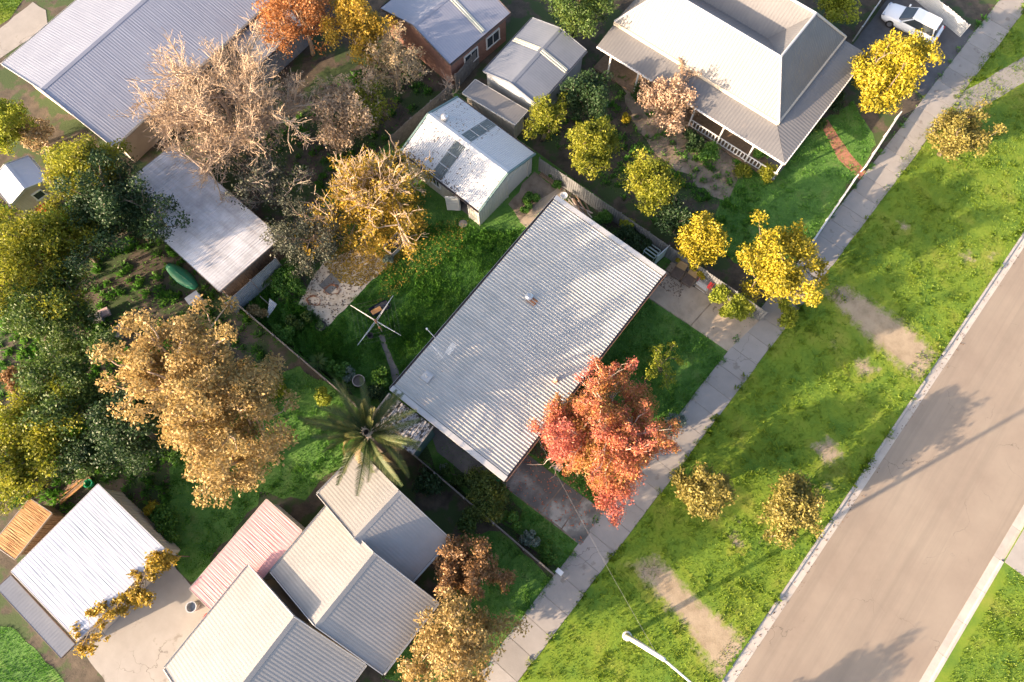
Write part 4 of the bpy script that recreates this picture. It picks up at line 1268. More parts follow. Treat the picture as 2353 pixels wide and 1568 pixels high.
# stepped gable house, bottom centre-left: three roof blocks of one building
rA = Rect((821, 1049), (1045, 1233), (940, 1335), (719, 1140), 2.9)
t = thing('neighbour_house', 'grey iron roofed house of three stepped gables at the bottom of the picture', 'house', rA.c)
rB = Rect((749, 1169), (1013, 1385), (881, 1537), (617, 1321), 2.9)
rC = Rect((572, 1302), (848, 1530), (650, 1770), (375, 1545), 2.9)
gable(t, rA, 2.85, 4.9, 'a', M['grey_roof'], M['zinc_trim'], M['cream_wall'], 0.2, 0.35, wins=[('E', 0.4, 1.4, 0.9, 2.0, 1)])
gable(t, rB, 2.95, 5.2, 'a', M['grey_roof'], M['zinc_trim'], M['cream_wall'], 0.2, 0.35, wins=[('E', 0.3, 1.4, 0.9, 2.0, 1), ('E', 0.7, 1.4, 0.9, 2.0, 1)])
gable(t, rC, 3.05, 5.3, 'a', M['grey_roof'], M['zinc_trim'], M['cream_wall'], 0.2, 0.35)
# ------------------------------------------------------------------ fences
def steel_fence(name, label, p, q, h, mat, bay=2.35, pitch=0.1, hh=0.025, postmat=None, prof='sin', face=1, seed=2):
    """corrugated sheets hung between posts, one panel per bay"""
    p = Vector((p.x, p.y, 0)); q = Vector((q.x, q.y, 0))
    t = thing(name, label, 'fence', p)
    L = (q - p).length; d = (q - p) / L; out = d.cross(UP) * face
    n = max(1, round(L / bay)); rr = random.Random(seed)
    for k in range(n):
        a = p + d * (L * k / n + 0.03); b = p + d * (L * (k + 1) / n - 0.03)
        hz = h + rr.uniform(-0.03, 0.03); lean = out * rr.uniform(-0.03, 0.03)
        ribbed('panel', [[a + UP * 0.06, b + UP * 0.06, b + UP * hz + lean, a + UP * hz + lean]], UP, pitch, hh, mat, t, prof, nrm=out)
        for z_ in (0.35, h - 0.2):
            MB().bar(a + UP * z_ - out * 0.05, b + UP * z_ - out * 0.05, 0.045, 0.07).build('rail', postmat or M['pale_timber'], t)
    for k in range(n + 1):
        c = p + d * (L * k / n)
        MB().box(c + UP * (h / 2 + 0.03), d * 0.035, out * 0.035, UP * (h / 2 + 0.03)).build('post', postmat or M['pale_timber'], t)
    return t

def paling_fence(name, label, p, q, h, mat, bay=2.4, w=0.11, face=1, seed=2, gap=0.012):
    p = Vector((p.x, p.y, 0)); q = Vector((q.x, q.y, 0))
    t = thing(name, label, 'fence', p)
    L = (q - p).length; d = (q - p) / L; out = d.cross(UP) * face
    n = max(1, round(L / bay)); rr = random.Random(seed)
    for k in range(n):
        m = MB(); s0 = L * k / n; s1 = L * (k + 1) / n; s = s0
        while s + w <= s1 + 0.01:
            hz = h + rr.uniform(-0.05, 0.03)
            m.box(p + d * (s + w / 2) + out * (0.03 + rr.uniform(0, 0.012)) + UP * (hz / 2 + 0.03), d * (w / 2 - gap / 2), out * 0.009, UP * hz / 2)
            s += w
        m.build('palings', mat, t)
        for z_ in (0.35, h - 0.3):
            MB().bar(p + d * s0 + UP * z_, p + d * s1 + UP * z_, 0.05, 0.07).build('rail', mat, t)
    for k in range(n + 1):
        MB().box(p + d * (L * k / n) - out * 0.02 + UP * (h / 2), d * 0.05, out * 0.04, UP * (h / 2 + 0.02)).build('post', mat, t)
    return t

f0, f1 = site(1238, 393), site(1744, 738)
steel_fence('boundary_fence', 'pale corrugated steel fence along the upper right side of the lot', f0, f1, 1.75, M['fence_steel'], pitch=0.19, hh=0.04, postmat=M['fence_steel'])
paling_fence('boundary_fence', 'dark weathered timber paling fence behind the cream shed', site(1040, 228), site(905, 345), 1.8, M['grey_timber'], face=-1)
steel_fence('boundary_fence', 'grey corrugated iron fence at the left corner of the lot', site(655, 622), site(545, 722), 2.15, M['old_zinc'], 1.9, 0.11, 0.03, face=-1, seed=5)
paling_fence('boundary_fence', 'low grey timber fence along the lower left side of the lot', site(532, 690), site(1272, 1322), 1.45, M['grey_timber'], face=-1, seed=9)
gate_a, gate_b = site(1500, 612), site(1527, 588)
t = thing('side_gate', 'pale green sheet gate between the house and the steel fence', 'gate', gate_a)
d = (gate_b - gate_a); L = d.length; d.normalize(); out = d.cross(UP)
ribbed('gate_sheet', [[gate_a + UP * 0.08, gate_b + UP * 0.08, gate_b + UP * 1.65, gate_a + UP * 1.65]], UP, 0.2, 0.02, surf('gate_green', [(0.28, 0.38, 0.36), (0.36, 0.46, 0.43)], 2, 0.5), t, 'wall', nrm=out)
m = MB()
for e in (gate_a, gate_b): m.box(e + UP * 0.85, d * 0.03, out * 0.03, UP * 0.85)
for z_ in (0.1, 1.66): m.bar(gate_a + UP * z_, gate_b + UP * z_, 0.05, 0.05)
m.build('gate_frame', M['galv'], t)
# front fence of the garden at the upper right
def picket(name, label, p, q, h, mat, seed=1):
    t = thing(name, label, 'fence', p)
    L = (q - p).length; d = (q - p) / L; out = d.cross(UP); n = max(1, round(L / 2.2))
    for k in range(n):
        m = MB(); a = p + d * (L * k / n); b = p + d * (L * (k + 1) / n)
        s = 0.08
        while s < L / n - 0.05:
            m.box(a + d * s + out * 0.03 + UP * (h / 2 + 0.03), d * 0.035, out * 0.01, UP * h / 2); s += 0.12
        m.build('pickets', mat, t)
        MB().bar(a + UP * (h + 0.02), b + UP * (h + 0.02), 0.09, 0.04).build('rail', mat, t)
        MB().bar(a + UP * 0.3, b + UP * 0.3, 0.05, 0.06).build('rail', mat, t)
    for k in range(n + 1):
        MB().box(p + d * (L * k / n) + UP * (h / 2 + 0.05), d * 0.05, out * 0.04, UP * (h / 2 + 0.05)).build('post', mat, t)
    return t
M['fence_grey'] = surf('fence_grey', [(0.40, 0.42, 0.43), (0.52, 0.53, 0.54)], 3, 0.7)
picket('front_fence', 'low grey picket fence beside the footpath below the brick path', site(1835, 600), site(1958, 418), 0.9, M['fence_grey'])
picket('front_fence', 'low grey picket fence beside the footpath above the brick path', site(1978, 395), site(2056, 275), 0.9, M['fence_grey'])
paling_fence('garden_fence', 'timber paling fence beside the blue grey shed at the top', site(1050, 205), site(1105, 140), 1.7, M['grey_timber'], face=1, seed=12)
paling_fence('garden_fence', 'timber fence between the two gardens at the upper right driveway', site(1960, 95), site(2045, -30), 1.6, M['fence_grey'], face=1, seed=13)

# ------------------------------------------------------------------ clothes hoist
hb = site(878, 763); hz = 2.35
hub = Vector((hb.x, hb.y, hz))
t = thing('clothes_hoist', 'rotary clothes hoist with four white arms standing in the long grass', 'clothes hoist', hb)
MB().tube([hb, hb + UP * hz], 0.035, 8).build('mast', M['galv'], t)
MB().lathe(hb, [(0.05, 0.9), (0.08, 0.92), (0.08, 1.05), (0.05, 1.07)], 10).build('crank_box', M['rust'], t)
MB().tube([hb + UP * 1.0, hb + UP * 1.0 + BX * 0.22, hb + UP * 0.86 + BX * 0.24], 0.014, 6).build('crank_handle', M['rust'], t)
MB().lathe(hb, [(0.04, hz - 0.32), (0.09, hz - 0.28), (0.09, hz - 0.2), (0.04, hz - 0.18)], 10).build('lower_hub', M['rust'], t)
MB().lathe(hb, [(0.04, hz - 0.06), (0.1, hz - 0.03), (0.1, hz + 0.04), (0.03, hz + 0.07)], 10).build('upper_hub', M['rust'], t)
ends = []
e1 = site(904, 680, hz); dv = Vector((e1.x - hub.x, e1.y - hub.y, 0)); AL = 2.05
base_a = math.atan2(dv.y, dv.x)
for k in range(4):
    dv = Vector((math.cos(base_a + k * math.pi / 2), math.sin(base_a + k * math.pi / 2), 0))
    m = MB()
    m.tube([hub + UP * 0.02, hub + dv * AL * 0.85 + UP * 0.05, hub + dv * AL + UP * 0.05], 0.016, 6)
    m.tube([hub - UP * 0.24, hub + dv * AL * 0.82 + UP * 0.0, hub + dv * AL * 0.85 + UP * 0.05], 0.014, 6)
    m.build('arm', M['white_paint'], t)
    ends.append(dv)
m = MB()
for rr in (0.42, 0.6, 0.8, 0.98):
    for k in range(4):
        a = hub + ends[k] * AL * rr + UP * 0.05; b = hub + ends[(k + 1) % 4] * AL * rr + UP * 0.05
        m.tube([a, (a + b) / 2 - UP * 0.08, b], 0.003, 3, cap=False)
m.build('lines', M['wire'], t)

# ------------------------------------------------------------------ things about the yard
def rectpx(T, R, B, L): return Rect(T, R, B, L, 0.0)
c = site(873, 712)
t = thing('storage_tub', 'navy blue tub with a brown lid lying under the clothes hoist', 'tub', c)
u = (site(892, 695) - site(852, 716)).normalized(); v = Vector((-u.y, u.x, 0))
m = MB()
m.add([c + u * a * 0.68 * k + v * b * 0.3 * k + UP * z for z, k in ((0.02, 0.9), (0.42, 1.0)) for b in (-1, 1) for a in (-1, 1)], [[0, 1, 3, 2], [0, 4, 5, 1], [1, 5, 7, 3], [3, 7, 6, 2], [2, 6, 4, 0]])
m.build('body', M['navy'], t)
MB().box(c + UP * 0.36 + u * 0.2, u * 0.45, v * 0.26, UP * 0.01).build('lining', M['black'], t)
MB().box(c - u * 0.25 - v * 0.12 + UP * 0.43, u * 0.36, v * 0.17, UP * 0.025).build('lid', M['rust_orange'], t)
MB().box(c + UP * 0.425, u * 0.69, v * 0.012, UP * 0.02).build('rim_bar', M['navy'], t)
c = site(853, 775)
o = MB().lathe(c, [(0.0, 0.02), (0.16, 0.0), (0.2, 0.42), (0.215, 0.45), (0.18, 0.45), (0.15, 0.1), (0.0, 0.1)], 14).build('bucket', M['black'], None, org=c)
tag(o, 'small black bucket in the grass below the clothes hoist', 'bucket')

R_ = rectpx((914, 542), (938, 558), (902, 594), (884, 572))
t = thing('trough_planter', 'weathered grey timber trough planter full of fallen leaves', 'planter', R_.c)
for sd in 'SENW':
    p0, p1, d, L, out = side_frame(R_, sd, 0.0)
    for k in range(3):
        MB().box((p0 + p1) / 2 + UP * (0.1 + 0.17 * k) - out * 0.025, d * L / 2, out * 0.024, UP * 0.08).build('board', M['pale_timber'], t)
MB().box(R_.c + UP * 0.34, R_.a * (R_.la - 0.06), R_.b * (R_.lb - 0.06), UP * 0.02).build('soil_fill', M['soil'], t)
R_ = rectpx((767, 624), (794, 640), (757, 677), (733, 657))
o = MB().box(R_.c + UP * 0.065, R_.a * R_.la, R_.b * R_.lb, UP * 0.012).build('rubber_mat', M['mat_grey'], None, org=R_.c)
tag(o, 'flat grey rubber mat lying on the beige garden slab', 'mat')
rr = random.Random(4)
for nm, (a, b), lab in (('wire_tangle', (722, 692), 'rusty bent wire tangle at the lower end of the garden slab'), ('wire_tangle', (762, 668), 'rusty bent rod beside the grey rubber mat')):
    c = site(a, b); m = MB()
    for k in range(4):
        pts = []; ph = rr.random() * 6
        for j in range(9):
            aa = ph + j * 0.55; r_ = 0.28 + 0.2 * rr.random()
            pts.append(c + Vector((math.cos(aa) * r_ * 1.3, math.sin(aa) * r_, 0.07 + 0.06 * rr.random())))
        m.tube(pts, 0.018, 4)
    tag(m.build(nm, M['rust'], None, org=c), lab, 'wire')
c = site(738, 750)
t = thing('tyre_planter', 'old tyre planted with a pale green succulent at the end of the slab', 'planter', c)
MB().lathe(c, [(0.24, 0.02), (0.36, 0.03), (0.41, 0.1), (0.36, 0.18), (0.26, 0.19), (0.24, 0.1)], 20).build('tyre', M['tyre'], t, smooth=True)
V, F = leaf_quads(np.random.default_rng(3), np.array(c) + np.random.default_rng(4).normal(size=(160, 3)) * [0.13, 0.13, 0.06] + [0, 0, 0.2], 0.14, None, 0, 0.8, 0.5)
mesh_np('plant', V, F, leafmat('succulent', [(0.12, 0.2, 0.08), (0.2, 0.3, 0.12)], 1), t)
# offcut of corrugated sheet leaning in the corner
a, b = site(617, 732), site(640, 703)
d = (b - a); L = d.length; d.normalize(); out = Vector((d.y, -d.x, 0))
o = ribbed('sheet_offcut', [[a + UP * 0.12, b + UP * 0.3, b + UP * 0.75 - out * 0.5, a + UP * 0.2 - out * 0.05]], d, 0.11, 0.04, M['white_metal'], None, 'sin', org=a)
tag(o, 'small offcut of white corrugated sheet propped in the weeds at the left', 'metal sheet')
a, b = site(606, 690), site(632, 712)
tag(MB().bar(a + UP * 0.75, b + UP * 0.25, 0.05, 0.05).build('timber_post', M['grey_timber'], None, org=a), 'thin dark post leaning beside the white sheet offcut', 'post')
c = site(1064, 515)
m = MB().lathe(c, [(0.0, 0.07), (0.3, 0.07), (0.33, 0.05), (0.33, 0.0)], 9)
tag(m.build('pit_cover', M['path'], None, org=c), 'pale concrete pit cover outside the shed door', 'cover')
# bowl on a wire stand
c = site(1294, 462)
t = thing('bowl_stand', 'white bowl on a white wire stand at the top corner of the house', 'bowl', c)
MB().lathe(c, [(0.02, 0.62), (0.16, 0.64), (0.27, 0.8), (0.29, 0.82), (0.25, 0.8), (0.13, 0.68), (0.0, 0.67)], 18).build('bowl', M['white_paint'], t, smooth=True)
for k in range(3):
    a = k * 2.094 + 0.4
    MB().tube([c + Vector((math.cos(a) * 0.24, math.sin(a) * 0.24, 0)), c + Vector((math.cos(a) * 0.1, math.sin(a) * 0.1, 0.45)), c + Vector((math.cos(a) * 0.17, math.sin(a) * 0.17, 0.7))], 0.014, 5).build('leg', M['white_paint'], t)
# pile of old timber
rr = random.Random(11)
d0 = (site(1360, 503) - site(1322, 455)).normalized()
for k in range(13):
    c = site(1322 + rr.uniform(-7, 32), 464 + rr.uniform(-8, 20)); 
    c = site(1338, 482) + Vector((-d0.y, d0.x, 0)) * rr.uniform(-0.5, 0.5) + d0 * rr.uniform(-0.45, 0.45)
    ang = rr.gauss(0, 0.14); dd = Matrix.Rotation(ang, 3, 'Z') @ d0
    L = rr.uniform(1.2, 2.2); z = 0.06 + 0.045 * (k // 3) 
    side = Vector((-dd.y, dd.x, 0))
    o = MB().box(c + UP * z, dd * L / 2 + UP * rr.uniform(-0.02, 0.02), side * rr.uniform(0.035, 0.06), UP * 0.02).build('timber_plank', M['pale_timber'] if k % 3 else M['brown_timber'], None, org=c)
    tag(o, 'old timber plank in the loose pile beside the steel fence', 'plank', 'planks piled beside the steel fence')
for k, (a, b, ax_) in enumerate((((1240, 402), (1290, 438), 0), ((1243, 398), (1280, 424), 1))):
    p_, q_2 = site(*a), site(*b)
    tag(MB().bar(p_ + UP * 0.08, q_2 + UP * 0.08, 0.14, 0.12).build('sleeper', M['brown_timber'], None, org=p_), ('long timber sleeper edging the weedy strip at the fence', 'shorter timber sleeper lying against the steel fence')[k], 'sleeper')
# grey-green metal frame beside the gate
Rf = Rect((1494, 560), (1518, 577), (1503, 596), (1480, 577), 0.7)
t = thing('metal_frame', 'grey green metal bench frame with two cross slats by the side gate', 'frame', Rf.c)
zf = 0.72
MFR = surf('frame_green', [(0.26, 0.33, 0.31), (0.33, 0.40, 0.38)], 3, 0.5)
for a, b in (((-1, -1), (1, -1)), ((1, -1), (1, 1)), ((1, 1), (-1, 1)), ((-1, 1), (-1, -1))):
    MB().bar(Rf.p(a[0], a[1], zf), Rf.p(b[0], b[1], zf), 0.06, 0.06).build('frame_rail', MFR, t)
for f_ in (-0.35, 0.3):
    MB().bar(Rf.p(f_, -1, zf + 0.02), Rf.p(f_, 1, zf + 0.02), 0.1, 0.03).build('slat', MFR, t)
for i in (-1, 1):
    for j in (-1, 1):
        q = Rf.p(i * 0.96, j * 0.96, 0); MB().box(q + UP * zf / 2, Rf.a * 0.025, Rf.b * 0.025, UP * zf / 2).build('leg', MFR, t)
# two old lounge chairs against the fence
def lounge_chair(label, px_seat, ang):
    c = site(*px_seat)
    t = thing('lounge_chair', label, 'chair', c, 'old lounge chairs on the upper driveway')
    f = Matrix.Rotation(ang, 3, 'Z') @ (-AX); s = Vector((-f.y, f.x, 0))     # f = facing direction
    MB().box(c + UP * 0.28 + f * 0.08, f * 0.42, s * 0.36, UP * 0.09).build('seat', M['brown_vinyl'], t, bevel=0.04)
    o = MB(); o.box(c - f * 0.42 + UP * 0.62, UP * 0.40 - f * 0.10, s * 0.36, (f + UP * 0.25).normalized() * 0.06)
    o.build('backrest', M['tan_vinyl'], t, bevel=0.03)
    for sg in (-1, 1):
        MB().bar(c + s * sg * 0.38 - f * 0.3 + UP * 0.34, c + s * sg * 0.38 + f * 0.42 + UP * 0.30, 0.05, 0.05).build('side_rail', M['brown_timber'], t)
        for e in (-0.3, 0.42):
            MB().box(c + s * sg * 0.36 + f * e + UP * 0.14, f * 0.025, s * 0.025, UP * 0.14).build('leg', M['brown_timber'], t)
    return t
lounge_chair('old brown lounge chair with tan back, the one nearer the side gate', (1556, 630), 0.1)
lounge_chair('old brown lounge chair with tan back, the one beside the shopping trolley', (1581, 646), 0.0)
# shopping trolley
c = site(1611, 662)
t = thing('shopping_trolley', 'wire shopping trolley with a red handle parked beside the lounge chairs', 'trolley', c)
f = (site(1592, 640) - site(1628, 664)).normalized(); s_ = Vector((-f.y, f.x, 0))   # f: towards the nose
m = MB()
def tp(x, y, z): return c + f * x + s_ * y + UP * z
for k in range(9):
    y = -0.25 + 0.5 * k / 8
    m.tube([tp(0.48, y * 0.8, 1.0), tp(0.44, y * 0.75, 0.52), tp(-0.42, y, 0.46), tp(-0.45, y, 1.02)], 0.008, 4)
for k in range(5):
    z = 0.58 + 0.1 * k; w = 0.26
    m.tube([tp(-0.44, -w, z), tp(0.46, -w * 0.8, z), tp(0.46, w * 0.8, z), tp(-0.44, w, z)], 0.008, 4)
m.build('basket', M['galv'], t)
m = MB()
for sg in (-1, 1):
    m.tube([tp(-0.45, 0.27 * sg, 1.0), tp(-0.5, 0.27 * sg, 0.5), tp(-0.45, 0.27 * sg, 0.16), tp(0.5, 0.2 * sg, 0.16)], 0.014, 5)
m.tube([tp(0.5, -0.2, 0.16), tp(0.5, 0.2, 0.16)], 0.014, 5)
m.build('chassis', M['galv'], t)
MB().tube([tp(-0.56, -0.29, 1.04), tp(-0.56, 0.29, 1.04)], 0.028, 8).build('handle', M['red_plastic'], t)
MB().box(tp(-0.38, 0, 1.02), f * 0.1, s_ * 0.26, UP * 0.012).build('child_flap', M['red_plastic'], t)
MB().box(tp(0.48, 0, 0.98), f * 0.015, s_ * 0.21, UP * 0.03).build('nose_bumper', M['red_plastic'], t)
for x in (-0.42, 0.46):
    for sg in (-1, 1):
        MB().lathe(tp(x, 0.22 * sg - 0.015, 0.065), [(0.01, 0), (0.06, 0.0), (0.065, 0.015), (0.06, 0.03), (0.01, 0.03)], 10, s_).build('wheel', M['tyre'], t)
# stools, letterbox, bin, pots
for (a, b), lab in (((1289, 1052), 'square weathered timber stool nearer the house beside the red tree'), ((1283, 1076), 'square weathered timber stool nearer the driveway beside the red tree')):
    c = site(a, b)
    t = thing('timber_stool', lab, 'stool', c, 'timber stools beside the red tree')
    for k in range(4):
        MB().box(c + UP * 0.44 + BX * (-0.165 + 0.11 * k), BX * 0.05, AX * 0.22, UP * 0.018).build('slat', M['pale_timber'], t)
    for i in (-1, 1):
        MB().bar(c + AX * i * 0.16 - BX * 0.2 + UP * 0.4, c + AX * i * 0.16 + BX * 0.2 + UP * 0.4, 0.03, 0.05).build('rail', M['pale_timber'], t)
        for j in (-1, 1):
            MB().box(c + AX * i * 0.18 + BX * j * 0.17 + UP * 0.2, AX * 0.02, BX * 0.02, UP * 0.2).build('leg', M['pale_timber'], t)
c = site(1283, 1314)
t = thing('letterbox', 'white letterbox on a post at the bottom corner of the lot', 'letterbox', c)
MB().box(c + UP * 0.45, AX * 0.04, BX * 0.04, UP * 0.45).build('post', M['white_paint'], t)
MB().box(c + UP * 1.02, AX * 0.15, BX * 0.22, UP * 0.13).build('box', M['white_paint'], t, bevel=0.02)
MB().box(c + UP * 1.06 + AX * -0.152, AX * 0.004, BX * 0.14, UP * 0.02).build('slot', M['black'], t)
c = site(1139, 1114)
t = thing('wheelie_bin', 'bright green wheelie bin under the bottom corner of the house roof', 'bin', c)
def frust(m, c, z0, z1, a0, b0, a1, b1):
    vs = [c + AX * i * a0 + BX * j * b0 + UP * z0 for j in (-1, 1) for i in (-1, 1)] + [c + AX * i * a1 + BX * j * b1 + UP * z1 for j in (-1, 1) for i in (-1, 1)]
    m.add(vs, [[0, 2, 3, 1], [4, 5, 7, 6], [0, 1, 5, 4], [2, 6, 7, 3], [0, 4, 6, 2], [1, 3, 7, 5]])
m = MB(); frust(m, c, 0.06, 0.95, 0.22, 0.24, 0.28, 0.33); m.build('body', M['green_plastic'], t, bevel=0.02)
m = MB(); frust(m, c, 0.96, 1.05, 0.31, 0.37, 0.26, 0.32); m.build('lid', M['green_plastic'], t, bevel=0.02)
MB().tube([c + AX * 0.3 - BX * 0.2 + UP * 0.98, c + AX * 0.36 - BX * 0.2 + UP * 0.96, c + AX * 0.36 + BX * 0.2 + UP * 0.96, c + AX * 0.3 + BX * 0.2 + UP * 0.98], 0.018, 6).build('handle', M['green_plastic'], t)
for j in (-1, 1):
    MB().lathe(c + AX * 0.2 + BX * (0.27 * j - 0.02) + UP * 0.1, [(0.02, 0), (0.1, 0), (0.1, 0.04), (0.02, 0.04)], 12, BX).build('wheel', M['tyre'], t)
c = site(828, 880)
t = thing('barrel_tub', 'round rusty barrel tub beside the palm fronds', 'tub', c)
MB().lathe(c, [(0.34, 0.0), (0.42, 0.3), (0.40, 0.62), (0.36, 0.62), (0.36, 0.5), (0.0, 0.48)], 18).build('barrel', M['brown_vinyl'], t)
MB().lathe(c, [(0.405, 0.58), (0.43, 0.60), (0.41, 0.64), (0.37, 0.63)], 18).build('rim', M['pale_timber'], t)
c = site(905, 893)
tag(MB().lathe(c, [(0.0, 0.0), (0.13, 0.0), (0.18, 0.24), (0.2, 0.26), (0.16, 0.26), (0.13, 0.18), (0.0, 0.18)], 14).build('clay_pot', M['terracotta'], None, org=c), 'terracotta pot at the left corner of the house', 'pot')
c = site(835, 853)

# ------------------------------------------------------------------ clutter in the neighbours' yards
def crate(label, c, a, l, w, h, mat, name='crate', cat='crate'):
    t = thing(name, label, cat, c)
    u = Vector((math.cos(a), math.sin(a), 0)); v = Vector((-u.y, u.x, 0))
    MB().box(c + UP * (h / 2 + 0.02), u * l / 2, v * w / 2, UP * h / 2).build('body', mat, t, bevel=0.03)
    MB().box(c + UP * (h + 0.03), u * (l / 2 + 0.03), v * (w / 2 + 0.03), UP * 0.025).build('lid', mat, t, bevel=0.01)
    return t
# upturned dinghy beside the weathered shed
p_, q_2 = site(388, 612), site(452, 662)
u = (q_2 - p_).normalized(); v = Vector((-u.y, u.x, 0)); c = (p_ + q_2) / 2; Lb = (q_2 - p_).length
V = []; F = []
for i in range(9):
    tt = i / 8; w = 0.55 * math.sin(math.pi * (0.12 + 0.8 * tt)) ** 0.7; hgt = 0.42 * math.sin(math.pi * (0.15 + 0.75 * tt)) ** 0.6
    for k in range(7):
        a = math.pi * k / 6
        V.append(p_ + u * Lb * tt + v * math.cos(a) * w + UP * (0.02 + math.sin(a) * hgt))
for i in range(8):
    for k in range(6):
        F.append([i * 7 + k, i * 7 + k + 1, (i + 1) * 7 + k + 1, (i + 1) * 7 + k])
m = MB().add(V, F + [[0, 1, 2, 3, 4, 5, 6], [56, 57, 58, 59, 60, 61, 62]])
t = thing('upturned_boat', 'dark green upturned boat hull lying beside the weathered iron shed', 'boat', c)
m.build('hull', M['dark_green_cover'], t, smooth=True)
MB().tube([p_ + u * 0.1 + UP * 0.3, c + UP * 0.46, q_2 - u * 0.1 + UP * 0.3], 0.03, 6).build('keel', M['dark_green_cover'], t)
crate('white box by the end of the weathered shed', site(452, 692), 0.7, 0.9, 0.6, 0.6, M['white_metal'], 'white_box', 'box')
crate('pale grey crate in the dark yard, left of the pair', site(228, 735), 0.3, 0.8, 0.6, 0.5, M['pale_roof'])
crate('pale grey crate in the dark yard, right of the pair', site(282, 765), 0.9, 0.8, 0.7, 0.5, M['pale_roof'])
crate('pinkish crate above the pale grey crates', site(245, 722), 0.5, 0.6, 0.5, 0.35, surf('pink_crate', [(0.42, 0.30, 0.30), (0.5, 0.38, 0.37)], 2))
crate('red crate beside the small white garden shed', site(100, 482), 0.2, 0.6, 0.5, 0.4, M['red_plastic'], 'red_crate')
c = site(486, 1420)
tag(MB().lathe(c, [(0.0, 0.0), (0.22, 0.02), (0.34, 0.2), (0.36, 0.36), (0.3, 0.55), (0.16, 0.66), (0.0, 0.69)], 14).build('exercise_ball', M['red_plastic'], None, org=c, smooth=True), 'bright red ball at the end of the pink shed', 'ball')
c = site(449, 1394)
tag(MB().lathe(c, [(0.0, 0.0), (0.28, 0.0), (0.32, 0.6), (0.34, 0.62), (0.28, 0.62), (0.24, 0.2), (0.0, 0.2)], 14).build('drum', M['old_zinc'], None, org=c), 'dark grey drum at the corner of the pink shed', 'drum')
c = site(506, 1446)
tag(MB().lathe(c, [(0.0, 0.0), (0.2, 0.0), (0.26, 0.34), (0.28, 0.36), (0.22, 0.36), (0.18, 0.1), (0.0, 0.1)], 12).build('bucket', surf('yellow_plastic', [(0.5, 0.36, 0.03), (0.6, 0.44, 0.05)], 3, 0.5), None, org=c), 'yellow bucket next to the bright red ball', 'bucket')
c = site(211, 1113)
tag(MB().lathe(c, [(0.0, 0.0), (0.2, 0.0), (0.26, 0.45), (0.29, 0.47), (0.22, 0.47), (0.19, 0.1), (0.0, 0.1)], 12).build('bucket', M['green_plastic'], None, org=c), 'bright green tub at the top corner of the white shed', 'tub')
a, b = site(135, 1150), site(205, 1092)
t = thing('timber_stack', 'stack of rusty brown boards between the rusty shed and the trees', 'boards', (a + b) / 2)
d = (b - a).normalized(); s_ = Vector((-d.y, d.x, 0)); rr = random.Random(3)
for k in range(9):
    MB().bar(a + s_ * (0.15 * (k % 5) - 0.3 + rr.uniform(-0.03, 0.03)) + UP * (0.1 + 0.07 * (k // 5)), b + s_ * (0.15 * (k % 5) - 0.3) + UP * (0.1 + 0.07 * (k // 5)), 0.13, 0.05).build('board', M['rust_orange'] if k % 2 else M['brown_timber'], t)
# outdoor table and chair on the verandah side
c = site(1455, 148)
t = thing('garden_table', 'pale round garden table on the paving beside the hipped house', 'table', c)
MB().lathe(c, [(0.0, 0.74), (0.55, 0.74), (0.56, 0.72), (0.54, 0.70), (0.0, 0.70)], 18).build('table_top', M['white_metal'], t)
MB().tube([c, c + UP * 0.7], 0.04, 8).build('leg', M['white_metal'], t)
MB().lathe(c, [(0.0, 0.04), (0.26, 0.02), (0.26, 0.0)], 12).build('base', M['white_metal'], t)

